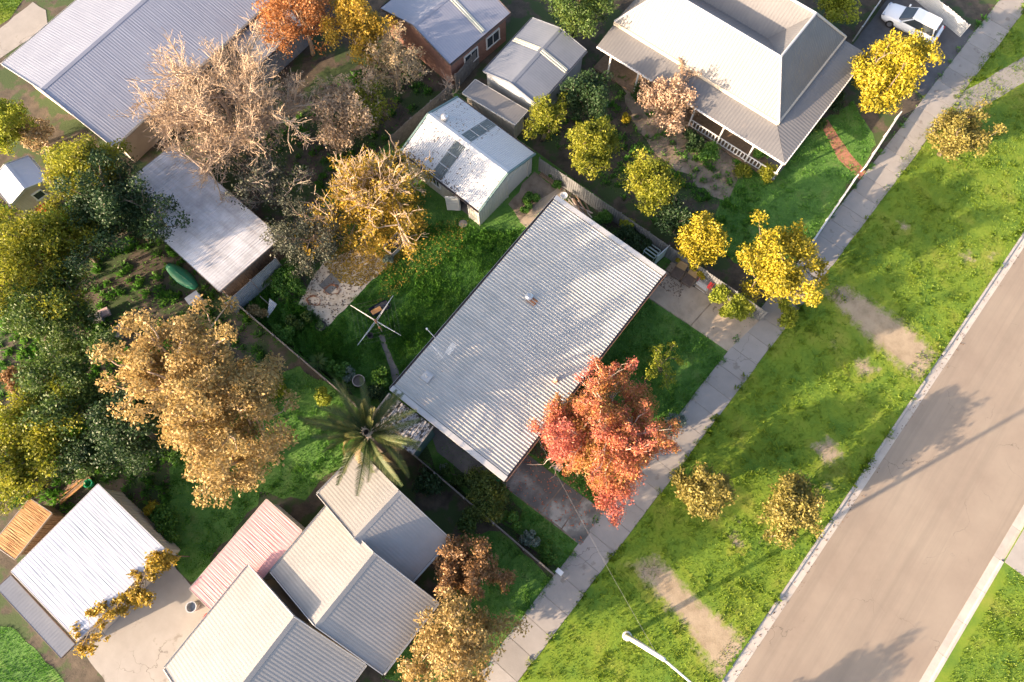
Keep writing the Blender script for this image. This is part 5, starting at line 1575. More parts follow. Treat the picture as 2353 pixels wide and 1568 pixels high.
# ------------------------------------------------------------------ car on the side driveway
def make_car(label, nose_px, tail_px):
    a, b = site(*nose_px, 0.8), site(*tail_px, 0.8)
    f = (a - b); f.z = 0; f.normalize(); s = Vector((-f.y, f.x, 0)); c = (a + b) / 2; c.z = 0.02
    t = thing('parked_car', label, 'car', c)
    L, W = 4.7, 1.85
    # cross sections along the car: x, half width low, half width high, z low, z belt
    st = [(-2.33, 0.80, 0.74, 0.42, 0.86), (-2.15, 0.88, 0.84, 0.30, 0.98), (-1.2, 0.92, 0.89, 0.26, 1.0), (0.4, 0.92, 0.89, 0.26, 0.98), (0.95, 0.92, 0.86, 0.26, 0.96), (1.9, 0.90, 0.78, 0.28, 0.86), (2.2, 0.84, 0.70, 0.32, 0.76), (2.35, 0.70, 0.60, 0.42, 0.64)]
    V = []; F = []
    for x, wl, wh, zl, zb in st:
        for y, z in ((-wl * 0.9, zl), (-wl, zl + 0.22), (-wh, zb - 0.06), (-wh * 0.88, zb), (0, zb + 0.03), (wh * 0.88, zb), (wh, zb - 0.06), (wl, zl + 0.22), (wl * 0.9, zl)):
            V.append(c + f * x + s * y + UP * z)
    n = 9
    for i in range(len(st) - 1):
        for k in range(n - 1): F.append([i * n + k, i * n + k + 1, (i + 1) * n + k + 1, (i + 1) * n + k])
        F.append([i * n + n - 1, i * n, (i + 1) * n, (i + 1) * n + n - 1])
    F += [list(range(n)), [(len(st) - 1) * n + k for k in range(n)][::-1]]
    MB().add(V, F).build('body', M['car_white'], t, smooth=True)
    # cabin: glasshouse ring then roof
    bot = [(-2.1, 0.80), (-1.9, 0.84), (0.75, 0.84), (1.05, 0.70)]
    top = [(-1.85, 0.62), (-1.7, 0.66), (0.05, 0.66), (0.2, 0.60)]
    gl = MB()
    def ring(pts, z): return [c + f * x + s * y + UP * z for x, y in pts] + [c + f * x - s * y + UP * z for x, y in reversed(pts)]
    lo, hi = ring(bot, 0.99), ring(top, 1.48)
    gl.add(lo + hi, [[i, (i + 1) % 8, 8 + (i + 1) % 8, 8 + i] for i in range(8)])
    gl.build('windows', M['glass'], t)
    r0, r1 = ring(top, 1.48), ring([(x * 0.97, y * 0.9) for x, y in top], 1.55)
    MB().add(r0 + r1, [[i, (i + 1) % 8, 8 + (i + 1) % 8, 8 + i] for i in range(8)] + [list(range(8, 16))]).build('roof', M['car_white'], t)
    for i in (1, 2, 5, 6):
        MB().bar(lo[i], hi[i], 0.08, 0.05).build('pillar', M['car_white'], t)
    for x in (-1.4, 1.4):
        for y in (-1, 1):
            w = MB().lathe(c + f * x + s * (0.92 * y - (0.1 if y > 0 else -0.1) - 0.1) + UP * 0.34, [(0.2, 0.0), (0.32, 0.0), (0.34, 0.04), (0.34, 0.17), (0.32, 0.2), (0.2, 0.2)], 18, s).build('wheel', M['tyre'], t)
            MB().lathe(c + f * x + s * (0.92 * y - (0.1 if y > 0 else -0.1) - 0.1) + UP * 0.34, [(0.0, 0.01), (0.2, 0.0), (0.2, 0.2), (0.0, 0.19)], 12, s).build('rim', M['chrome'], w, org=org_of(t))
    for y in (-1, 1):
        MB().box(c + f * 2.2 + s * 0.58 * y + UP * 0.70, f * 0.09, s * 0.16, UP * 0.06).build('headlight', M['chrome'], t)
        MB().box(c - f * 2.3 + s * 0.68 * y + UP * 0.80, f * 0.05, s * 0.1, UP * 0.12).build('tail_light', M['red_plastic'], t)
        MB().box(c + f * 0.85 + s * 0.98 * y + UP * 1.02, f * 0.06, s * 0.1, UP * 0.06).build('mirror', M['car_white'], t)
    MB().box(c + f * 2.33 + UP * 0.45, f * 0.06, s * 0.7, UP * 0.1).build('bumper', M['black'], t)
    return t
make_car('white station wagon parked on the dark driveway at the top right', (2026, 12), (2172, 85))
r = Rect((2085, -45), (2215, 62), (2195, 84), (2070, -18), 0.5)
paling_fence('driveway_fence', 'blue grey fence along the far side of the dark driveway', site(2060, -35), site(2205, 85), 1.3, M['fence_grey'], face=1, seed=21)

# ------------------------------------------------------------------ street light and service wire
pb = site(1441, 1462)
t = thing('street_light', 'pale street light pole with a long outreach arm on the grass verge', 'street light', pb)
PH = 10.6
MB().tube([pb - UP * 0.1, pb + UP * 4, pb + UP * PH], [0.17, 0.14, 0.10], 12).build('pole', M['pole_grey'], t, smooth=True)
MB().lathe(pb, [(0.3, 0.0), (0.28, 0.06), (0.2, 0.1)], 12).build('base_collar', M['pole_grey'], t)
arm_end = pb + UP * (PH + 0.5) + RN * 3.9
MB().tube([pb + UP * (PH - 0.15), pb + UP * (PH + 0.2) + RN * 1.2, pb + UP * (PH + 0.45) + RN * 2.8, arm_end], [0.06, 0.05, 0.045, 0.04], 8).build('arm', M['pole_grey'], t, smooth=True)
MB().lathe(arm_end + UP * -0.05, [(0.0, 0.14), (0.12, 0.1), (0.2, 0.0), (0.14, -0.06), (0.0, -0.08)], 12).build('lamp_head', M['pole_grey'], t)
w0 = HR.p(-0.62, 1.0, 3.15); w1 = pb + UP * (PH - 1.5)
pts = []
for i in range(13):
    tt = i / 12; q = w0.lerp(w1, tt); q.z -= 0.7 * math.sin(math.pi * tt) ; pts.append(q)
tag(MB().tube(pts, 0.008, 4).build('service_wire', M['wire'], None, org=w0), 'thin service wire running from the house eave to the street pole', 'wire')
# ------------------------------------------------------------------ foliage palettes
L = {}
L['red'] = leafmat('leaf_red', [(0.22, 0.19, 0.04), (0.46, 0.25, 0.07), (0.53, 0.19, 0.11), (0.42, 0.11, 0.095), (0.60, 0.29, 0.21)], 0.28, 0.5, 0.4)
L['gold'] = leafmat('leaf_gold', [(0.20, 0.15, 0.02), (0.38, 0.26, 0.03), (0.46, 0.30, 0.05)], 0.4, 0.55, 0.35)
L['gold_gum'] = leafmat('leaf_gold_gum', [(0.19, 0.15, 0.06), (0.38, 0.27, 0.10), (0.52, 0.38, 0.17)], 0.35, 0.5, 0.35)
L['olive_gold'] = leafmat('leaf_olive_gold', [(0.12, 0.11, 0.03), (0.22, 0.19, 0.045), (0.38, 0.31, 0.09)], 0.6, 0.55, 0.35)
L['golden_conifer'] = leafmat('leaf_golden_conifer', [(0.15, 0.15, 0.015), (0.33, 0.27, 0.016), (0.43, 0.34, 0.03)], 0.6, 0.55, 0.2)
L['yellow_green'] = leafmat('leaf_yellow_green', [(0.09, 0.13, 0.015), (0.22, 0.24, 0.022), (0.40, 0.36, 0.035)], 0.5, 0.55, 0.45)
L['lime'] = leafmat('leaf_lime', [(0.12, 0.18, 0.015), (0.26, 0.30, 0.025), (0.40, 0.40, 0.05)], 0.7, 0.6, 0.35)
L['green'] = leafmat('leaf_green', [(0.03, 0.065, 0.015), (0.06, 0.11, 0.02), (0.14, 0.18, 0.03)], 0.5, 0.55, 0.3)
L['dark'] = leafmat('leaf_dark', [(0.015, 0.04, 0.014), (0.03, 0.065, 0.02), (0.05, 0.09, 0.03)], 0.6, 0.55, 0.25)
L['fresh'] = leafmat('leaf_fresh', [(0.04, 0.12, 0.02), (0.08, 0.19, 0.025), (0.14, 0.26, 0.04)], 0.7, 0.6, 0.3)
L['olive'] = leafmat('leaf_olive', [(0.035, 0.045, 0.03), (0.07, 0.08, 0.055), (0.14, 0.135, 0.09)], 0.7, 0.6, 0.2)
L['brown'] = leafmat('leaf_brown', [(0.14, 0.075, 0.03), (0.28, 0.16, 0.07), (0.40, 0.25, 0.13)], 0.5, 0.6, 0.3)
L['orange'] = leafmat('leaf_orange', [(0.24, 0.10, 0.03), (0.42, 0.18, 0.06), (0.52, 0.27, 0.12)], 0.5, 0.6, 0.35)
L['tan'] = leafmat('leaf_tan', [(0.28, 0.20, 0.10), (0.42, 0.32, 0.18), (0.52, 0.42, 0.26)], 0.6, 0.6, 0.3)
L['peach'] = leafmat('leaf_peach', [(0.30, 0.22, 0.14), (0.44, 0.33, 0.22), (0.56, 0.43, 0.30)], 0.5, 0.6, 0.4)
L['pink_tan'] = leafmat('leaf_pink_tan', [(0.22, 0.16, 0.09), (0.40, 0.27, 0.18), (0.50, 0.36, 0.26)], 0.6, 0.6, 0.3)
L['fallen'] = leafmat('leaf_fallen', [(0.16, 0.10, 0.02), (0.34, 0.22, 0.03), (0.44, 0.31, 0.05)], 0.6, 0.75, 0.15)
L['fallen_brown'] = leafmat('leaf_fallen_brown', [(0.05, 0.035, 0.025), (0.12, 0.075, 0.05), (0.22, 0.14, 0.09)], 0.8, 0.8, 0.1)
L['fallen_red'] = leafmat('leaf_fallen_red', [(0.25, 0.06, 0.03), (0.4, 0.14, 0.07), (0.5, 0.25, 0.14)], 0.8, 0.8, 0.2)
L['palm'] = leafmat('leaf_palm', [(0.025, 0.05, 0.015), (0.05, 0.08, 0.02), (0.13, 0.12, 0.035)], 0.5, 0.5, 0.25)
L['yucca'] = leafmat('leaf_yucca', [(0.03, 0.08, 0.02), (0.07, 0.13, 0.03), (0.22, 0.26, 0.07)], 1.0, 0.7, 0.2)
L['silver'] = leafmat('leaf_silver', [(0.10, 0.15, 0.11), (0.2, 0.25, 0.2)], 1.0, 0.6, 0.2)
L['straw'] = leafmat('leaf_straw', [(0.20, 0.15, 0.06), (0.34, 0.26, 0.12)], 1.0, 0.7, 0.2)

# ------------------------------------------------------------------ trees on the lot
tree('autumn_tree', 'big red and orange autumn tree in front of the house', 'tree', site(1376, 1004, 3.6), 7.0, 3.85, L['red'], leaves=62000, leaf=0.15, zc=3.9, rz=3.0, limbs=13, subs=9, twigs=2, seed=7,
     trunk_r=0.2, bark=M['pale_bark'], clump=0.17, flat=0.9, shell=0.3, fill=0.4, lobes=0.12, thin=0.016, upb=0.15, twig_len=0.25, trim=(-0.72, -0.69, 3.0), extra=((2.7, 2.9, 3.2, 0.9), (3.1, 2.1, 3.0, 0.85), (2.7, 1.1, 3.1, 0.9), (2.1, 2.3, 3.7, 0.9), (3.0, 0.3, 2.8, 0.8), (1.4, -1.4, 3.6, 0.9), (0.5, -3.4, 2.7, 0.9), (1.0, -4.3, 2.4, 0.75), (0.2, -2.7, 3.2, 0.9), (1.5, -3.3, 2.9, 0.8), (0.9, -4.9, 2.2, 0.5), (1.9, -2.4, 3.2, 0.9), (0.2, -3.9, 2.4, 0.6)))
tree('deciduous_tree', 'half bare tree with pale branches and yellow leaves beside the cream shed', 'tree', site(858, 462, 3.0), 5.6, 4.3, L['gold'], leaves=17000, leaf=0.18, zc=2.9, rz=2.2, limbs=13, subs=8, twigs=5, seed=12,
     trunk_r=0.2, bark=M['tan_twig'], clump=0.18, flat=0.6, shell=0.2, fill=0.6, lobes=0.15, thin=0.022, twig_len=0.2, third=2, lower=0.35)
tree('olive_tree', 'dull grey olive leaved tree next to the yellow deciduous tree', 'tree', site(712, 545, 2.6), 4.6, 2.5, L['olive'], leaves=9000, leaf=0.15, zc=2.6, rz=2.0, limbs=9, subs=7, twigs=2, seed=21, trunk_r=0.13, clump=0.24, flat=0.9, fill=0.6)
tree('sapling', 'small lime green sapling on the front lawn beside the red tree', 'tree', site(1525, 845, 1.2), 2.3, 1.25, L['lime'], leaves=1100, leaf=0.17, zc=1.3, rz=0.9, limbs=7, subs=4, twigs=1, seed=31, trunk_r=0.04, clump=0.26, fill=0.2)
shrub('conifer_bush', 'spreading dark conifer bush with yellow tips at the lower driveway', site(1112, 1140, 0.7), 1.6, 1.8, leafmat('leaf_conifer', [(0.045, 0.08, 0.015), (0.09, 0.125, 0.02), (0.38, 0.33, 0.04)], 0.8, 0.55, 0.2, [0.2, 0.6, 1.0]), 13000, 0.17, 41, rx=2.0, ang=-0.9, lumps=26, aspect=0.4)
S_ = [  # name, label, px, R, h, palette, leaves, seed
    ('hedge_shrub', 'lime green leafy shrub at the right corner of the upper driveway', (1676, 708, 0.8), 1.15, 1.9, 'lime', 8500, 51, 2.3, -0.65),
    ('shrub', 'small lime shrub catching the sun behind the house roof', (1448, 517, 1.2), 0.55, 1.6, 'lime', 1300, 52, 0.85, -0.65),
    ('shrub', 'dark green shrub beside the timber pile', (1385, 500, 0.6), 0.6, 1.2, 'fresh', 1500, 53, 0.7, 0.4),
    ('shrub', 'dark green bushy shrub between the house and steel fence', (1436, 542, 0.8), 0.9, 1.5, 'dark', 2800, 54, 1.5, -0.65),
    ('shrub', 'deep green shrub under the fence near the side gate', (1475, 556, 0.7), 0.6, 1.3, 'dark', 1500, 55, 0.9, -0.65),
    ('shrub', 'small green shrub in the corner near the white bowl', (1281, 425, 0.4), 0.38, 0.8, 'fresh', 700, 56, None, 0),
    ('shrub', 'tiny green weed bush against the steel fence by the shed', (1268, 403, 0.4), 0.25, 0.7, 'fresh', 350, 57, None, 0),
    ('shrub', 'yellow leaved shrub hanging over the fence above the lounge chairs', (1592, 612, 1.3), 0.45, 1.7, 'golden_conifer', 1500, 58, 1.6, -0.65),
    ('weed_pile', 'heap of pulled green weeds on the dirt outside the shed', (1213, 468, 0.3), 0.8, 0.75, 'fresh', 4200, 59, 1.0, 0.9),
    ('shrub', 'leafy green shrub by the left corner iron fence', (652, 640, 0.6), 0.9, 1.3, 'fresh', 2600, 60, 1.3, 0.9),
    ('shrub', 'broad green shrub beside the beige slab', (672, 668, 0.5), 0.9, 1.1, 'fresh', 2400, 61, 1.0, 0.3),
    ('shrub', 'dark weedy shrub below the beige slab', (690, 735, 0.4), 0.9, 0.9, 'green', 2400, 62, 1.3, -0.6),
    ('shrub', 'dry straw coloured shrub at the lower left fence', (592, 725, 0.6), 0.6, 1.1, 'straw', 1500, 63, 1.0, -0.7),
    ('shrub', 'low green shrub along the fence left of the hoist', (655, 770, 0.5), 0.8, 1.0, 'fresh', 1900, 64, 1.1, -0.7),
    ('shrub', 'green shrub at the fence below the hoist', (775, 850, 0.4), 0.8, 0.9, 'fresh', 1900, 65, 1.1, -0.7),
    ('shrub', 'silvery shrub beside the barrel tub', (800, 858, 0.5), 0.5, 0.8, 'silver', 800, 66, None, 0),
    ('shrub', 'bright green shrub between the barrel tub and the house', (872, 868, 0.4), 0.8, 0.9, 'fresh', 2200, 67, 0.9, 0.3),
    ('shrub', 'dark green shrub tucked under the palm by the lean-to', (868, 905, 0.5), 0.7, 1.0, 'dark', 1500, 68, None, 0),
    ('shrub', 'dark green shrub by the dim side path', (1042, 1092, 0.4), 0.6, 0.9, 'green', 1400, 69, 1.0, -0.7),
    ('shrub', 'silvery shrub tip at the end of the palm fronds', (1022, 1078, 0.5), 0.35, 0.8, 'silver', 500, 70, None, 0),
    ('shrub', 'bright green shrub below the conifer bush', (1176, 1195, 0.4), 0.55, 0.9, 'fresh', 1500, 71, 0.9, -0.7),
    ('shrub', 'bluish green shrub in the bottom corner bed', (1218, 1240, 0.4), 0.55, 0.8, 'silver', 1100, 72, 0.7, -0.7),
    ('shrub', 'round leafy green shrub near the letterbox', (1262, 1280, 0.4), 0.5, 0.8, 'fresh', 1400, 73, 0.7, -0.7),
    ('shrub', 'greyish shrub at the foot of the red tree by the footpath', (1545, 975, 0.5), 0.7, 1.1, 'silver', 1300, 74, 0.9, 0.8),
    ('shrub', 'pale grey leafed plant at the edge of the leaf litter', (890, 598, 0.3), 0.4, 0.5, 'silver', 500, 75, 0.55, 0.8),
    ('shrub', 'green ground shrub at the top of the yellow tree near the fence', (905, 385, 0.6), 0.8, 1.2, 'olive', 1600, 76, 1.2, 0.8),
]
for nm, lab, (a, b, z), R, h, pal, n, sd, rx, an in S_:
    shrub(nm, lab, site(a, b, z), R, h, L[pal], int(n * 1.3), 0.15, sd, rx=rx, ang=an, cat='weeds' if nm == 'weed_pile' else 'shrub', lumps=10)
rosette('yucca', 'spiky dark green yucca beside the left corner iron fence', site(610, 642, 0.7), 90, 0.85, 0.055, L['yucca'], 5, stem=0.7)
rosette('yucca', 'spiky yucca with yellow edged blades at the lower fence', site(731, 833, 0.6), 90, 0.8, 0.05, L['yucca'], 6, stem=0.6)
rosette('yucca', 'small spiky plant beside the barrel tub', site(800, 893, 0.4), 50, 0.6, 0.04, L['yucca'], 7, stem=0.3, cat='plant')

# bare vine over the fence behind the shed
rng = np.random.default_rng(8)
m, tp_, tr_ = skeleton(rng, (site(1036, 232).x, site(1036, 232).y, 0), 2.2, 1.1, 1.7, 0.6, 7, 5, 4, 0.04, 0.4, 0.2, 0.008, 0.3)
o = thing('bare_shrub', 'leafless grey twiggy shrub in the top corner behind the shed', 'shrub', site(1036, 232))
m.build('branches', M['grey_twig'], o)

# ------------------------------------------------------------------ date palm by the lower fence
pc = site(842, 994, 5.2)
t = thing('date_palm', 'feathery date palm with arching fronds over the lower left fence', 'palm tree', Vector((pc.x, pc.y, 0)))
MB().tube([Vector((pc.x, pc.y, -0.1)), Vector((pc.x, pc.y, 2.4)), Vector((pc.x, pc.y, 4.9))], [0.42, 0.34, 0.36], 12).build('trunk', M['bark'], t)
MB().lathe((pc.x, pc.y, 4.5), [(0.38, 0.0), (0.55, 0.3), (0.45, 0.65), (0.15, 0.8)], 12).build('crown_shaft', M['tan_twig'], t)
def frond_mesh(L_, droop, n, seed):
    rr = random.Random(seed); V = []; F = []; pts = []
    for i in range(13):
        s_ = i / 12
        pts.append(Vector((L_ * (s_ - 0.12 * droop * s_ * s_), 0, L_ * (0.22 * s_ - 0.62 * droop * s_ * s_))))
    for i in range(12):
        w = 0.05 * (1 - i / 12) + 0.012; k = len(V)
        V += [pts[i] + Vector((0, -w, 0)), pts[i] + Vector((0, w, 0)), pts[i + 1] + Vector((0, w * 0.9, 0.01)), pts[i + 1] + Vector((0, -w * 0.9, 0.01))]
        F.append([k, k + 1, k + 2, k + 3])
    for i in range(n):
        s_ = 0.08 + 0.91 * i / n; j = min(int(s_ * 12), 11); q = pts[j].lerp(pts[j + 1], s_ * 12 - j); d = (pts[j + 1] - pts[j]).normalized()
        ll = 0.52 * math.sin(math.pi * min(0.98, s_ * 0.86 + 0.12)) ** 0.7 * rr.uniform(0.85, 1.1) + 0.05
        for sg in (-1, 1):
            dv = (d * 0.85 + Vector((0, sg * 0.8, 0.32 + rr.uniform(-0.15, 0.15)))).normalized()
            wv = d * 0.022; k = len(V)
            tip = q + dv * ll - UP * 0.08 * ll
            V += [q - wv, q + wv, q + dv * ll * 0.55 + wv * 0.9, tip, q + dv * ll * 0.55 - wv * 0.9]
            F.append([k, k + 1, k + 2, k + 3, k + 4])
    me = bpy.data.meshes.new('frond'); me.from_pydata([tuple(v) for v in V], [], F); me.materials.append(L['palm']); me.update()
    return me
FM = [frond_mesh(4.4, 0.5, 62, 1), frond_mesh(4.2, 0.8, 60, 2), frond_mesh(4.0, 1.05, 58, 3), frond_mesh(3.6, 0.15, 56, 4)]
rr = random.Random(6)
for i in range(44):
    ring = i % 4; az = i * 2.39996 + rr.uniform(-0.28, 0.28)
    o = bpy.data.objects.new('frond', FM[(3, 0, 1, 2)[ring]]); COL.objects.link(o); o.parent = t
    o.location = (math.cos(az) * 0.2, math.sin(az) * 0.2, 5.05)
    el = (1.05, 0.62, 0.28, -0.02)[ring] + rr.uniform(-0.2, 0.2)
    o.rotation_euler = (rr.uniform(-0.7, 0.7), -el, az)
    sc = rr.uniform(0.70, 0.94); o.scale = (sc, sc, sc)

dead = [frond_mesh(3.2, 1.5, 50, 8)]
dead[0].materials.clear(); dead[0].materials.append(L['straw'])
for i in range(7):
    o = bpy.data.objects.new('dead_frond', dead[0]); COL.objects.link(o); o.parent = t
    az = i * 0.95 + 0.4
    o.location = (math.cos(az) * 0.25, math.sin(az) * 0.25, 4.7)
    o.rotation_euler = (rr.uniform(-0.4, 0.4), 0.35 + rr.uniform(-0.1, 0.2), az)
# ------------------------------------------------------------------ trees around the lot
def T(label, p, z, h, R, pal, leaves, seed, name='tree', leaf=0.19, **kw):
    return tree(name, label, 'tree', site(p[0], p[1], z), h, R, L[pal] if pal else None, leaves=int(leaves * 1.5) if pal else 0, leaf=leaf, seed=seed, **kw)
T('pale tan leafless tree with a dense spray of branches at the upper left', (525, 275), 4.0, 7.5, 5.5, 'peach', 9000, 101, 'bare_tree', zc=4.2, rz=3.2, limbs=15, subs=11, twigs=9, third=3, trunk_r=0.26, aspect=0.28, clump=0.16, bark=M['tan_twig'], thin=0.026, twig_len=0.2, lobes=0.12)
T('orange leaved tree at the top edge above the pale bare tree', (690, 50), 3.5, 6.5, 3.4, 'orange', 6500, 102, 'autumn_tree', limbs=10, subs=7, clump=0.24, bark=M['tan_twig'], twigs=2)
T('mustard yellow tree at the top edge right of the orange tree', (830, 75), 3.0, 5.8, 2.5, 'gold', 5000, 103, 'autumn_tree', clump=0.3)
T('pale brown thin tree beside the brick house', (905, 155), 2.5, 4.8, 2.6, 'tan', 2200, 104, 'bare_tree', bark=M['tan_twig'], twigs=4, third=1, thin=0.018, clump=0.25)
T('straw brown half bare tree behind the lot back fence', (790, 285), 2.5, 4.8, 2.9, 'peach', 5200, 105, 'deciduous_tree', bark=M['tan_twig'], twigs=3, third=1, thin=0.018, clump=0.26)
T('olive and yellow tree left of the lot back fence', (855, 255), 2.0, 4.0, 2.0, 'yellow_green', 2300, 106, 'deciduous_tree', clump=0.3, bark=M['tan_twig'], twigs=2, thin=0.015)
T('grey brown bare tree over the weathered shed', (615, 430), 2.5, 4.8, 2.5, 'olive', 1800, 107, 'bare_tree', bark=M['grey_twig'], twigs=5, third=2, thin=0.018, clump=0.24)
T('dark green conifer standing tall at the left', (285, 500), 3.2, 6.5, 3.4, 'dark', 12000, 108, 'conifer', clump=0.28, fill=0.8)
T('yellow green tree lit by the sun at the left', (228, 420), 3.5, 7.0, 2.9, 'yellow_green', 10000, 109, 'tree', clump=0.28, fill=0.8)
T('narrow yellow green tree leaning over the dark conifer', (165, 560), 3.0, 6.0, 2.4, 'yellow_green', 6500, 110, 'tree', clump=0.32, fill=0.8)
T('bright yellow tree on the left edge', (22, 295), 2.5, 5.2, 2.0, 'lime', 5000, 111, 'tree', clump=0.34)
T('tan bare shrub below the blue grey roof corner', (95, 320), 1.2, 2.6, 1.3, 'tan', 1200, 112, 'bare_tree', clump=0.34, bark=M['tan_twig'])
T('broad yellow green tree at the left edge middle', (62, 625), 3.5, 6.8, 4.3, 'yellow_green', 14000, 113, 'tree', clump=0.26, fill=0.7)
T('mid green tree below the broad yellow green tree', (140, 725), 2.6, 5.4, 2.9, 'green', 7500, 114, 'tree', clump=0.3, fill=0.7)
T('tall golden gum with open branching crown left of the lot', (468, 872), 7.0, 11.5, 4.3, 'gold_gum', 15000, 115, 'gum_tree', leaf=0.2, zc=7.2, rz=3.6, limbs=12, subs=7, trunk_r=0.32, bark=M['tan_twig'], clump=0.19, flat=0.8, fill=0.25, lobes=0.2, fork=0.35, thin=0.02)
T('smaller golden gum below the tall golden gum', (540, 1015), 6.2, 10.4, 3.7, 'gold_gum', 11000, 116, 'gum_tree', leaf=0.2, zc=6.4, rz=3.4, limbs=10, subs=7, trunk_r=0.24, bark=M['tan_twig'], clump=0.22, flat=0.8, fill=0.3, lobes=0.22)
T('dark green rounded tree at the left below the crates', (310, 990), 2.6, 5.2, 3.1, 'dark', 9000, 117, 'tree', clump=0.3, fill=0.8)
T('green and grey mottled tree at the lower left', (205, 910), 2.6, 5.4, 3.2, 'green', 9000, 118, 'tree', clump=0.28, fill=0.6)
T('olive green tree at the far lower left', (85, 1010), 2.6, 5.2, 3.3, 'yellow_green', 9000, 119, 'tree', clump=0.28, fill=0.6)
T('yellowish leafy tree above the rusty shed', (60, 1100), 2.2, 4.4, 1.9, 'yellow_green', 3600, 120, 'tree', clump=0.3, fill=0.7)
T('green tree between the timber boards and the lawn', (215, 1050), 1.8, 3.6, 1.7, 'green', 3200, 121, 'tree', clump=0.34, fill=0.8)
shrub('shrub', 'round bright green shrub on the back lawn', site(432, 1035, 0.8), 1.2, 1.7, L['fresh'], 3200, 0.18, 122, lumps=12)
T('copper brown spiky tree in the front lawn below the stepped house', (1080, 1302), 1.8, 3.8, 2.2, 'brown', 5200, 123, 'autumn_tree', clump=0.24, twigs=2, bark=M['tan_twig'], thin=0.016)
T('golden tree at the bottom edge beside the footpath', (1050, 1480), 2.6, 5.2, 3.0, 'gold_gum', 7500, 124, 'autumn_tree', clump=0.25, twigs=1, bark=M['tan_twig'])
T('tall golden cypress beside the footpath at the top right', (2048, 170), 3.4, 6.6, 2.5, 'golden_conifer', 13000, 125, 'golden_cypress', leaf=0.2, clump=0.3, fill=1.2, zc=3.3, rz=3.0, lobes=0.08)
T('low pale gold tree on the upper right verge', (2195, 320), 2.0, 3.8, 2.4, 'olive_gold', 5800, 126, 'tree', clump=0.26, fill=0.7)
T('rounded golden conifer beside the lot at the right', (1608, 560), 2.0, 4.0, 1.75, 'golden_conifer', 7000, 127, 'golden_conifer', leaf=0.18, clump=0.34, fill=1.2, lobes=0.06)
T('lumpy golden yellow tree beside the footpath right of the lot', (1790, 620), 2.6, 4.9, 3.2, 'golden_conifer', 9500, 128, 'tree', clump=0.24, fill=0.5, lobes=0.2)
T('broad olive round street tree nearer the lot', (1613, 1128), 1.9, 3.8, 1.8, 'olive_gold', 5500, 129, 'street_tree', clump=0.3, fill=0.7, bark=M['grey_twig'], twigs=1)
T('yellow round street tree nearer the kerb', (1808, 1162), 2.2, 4.4, 2.0, 'olive_gold', 7500, 130, 'street_tree', clump=0.3, fill=0.8, bark=M['grey_twig'], twigs=1)
T('street tree standing just below the bottom edge that shades the road', (1515, 1890), 2.2, 4.6, 2.1, 'olive_gold', 6500, 139, 'street_tree', clump=0.28, fill=0.8)
T('big dark green tree at the top edge above the slate shed', (1325, 18), 3.0, 6.0, 3.3, 'green', 8500, 131, 'tree', clump=0.28, fill=0.8)
T('dark green tree between the slate shed and the hipped house', (1345, 235), 2.0, 4.2, 2.1, 'dark', 5000, 132, 'tree', clump=0.3, fill=0.8)
T('pinkish tan leafless tree in front of the verandah', (1532, 250), 2.0, 4.0, 2.4, 'pink_tan', 3600, 133, 'bare_tree', clump=0.24, twigs=5, third=2, bark=M['tan_twig'], thin=0.018)
T('yellow green tree over the steel fence next to the slate shed', (1250, 282), 2.2, 4.4, 1.5, 'yellow_green', 3000, 134, 'tree', clump=0.34, fill=0.7)
T('yellow green rounded tree behind the steel fence', (1360, 345), 2.2, 4.4, 2.0, 'yellow_green', 4600, 135, 'tree', clump=0.3, fill=0.7)
T('olive gold tree behind the middle of the steel fence', (1492, 440), 2.2, 4.4, 2.2, 'yellow_green', 4600, 136, 'tree', clump=0.28, fill=0.6)
T('dark green low tree behind the steel fence by the side gate', (1545, 510), 1.3, 2.8, 1.4, 'dark', 2600, 137, 'tree', clump=0.36, fill=0.8)
T('yellow green tree at the top edge by the driveway fence', (1915, 12), 2.2, 4.4, 1.9, 'lime', 4200, 138, 'tree', clump=0.32, fill=0.8)
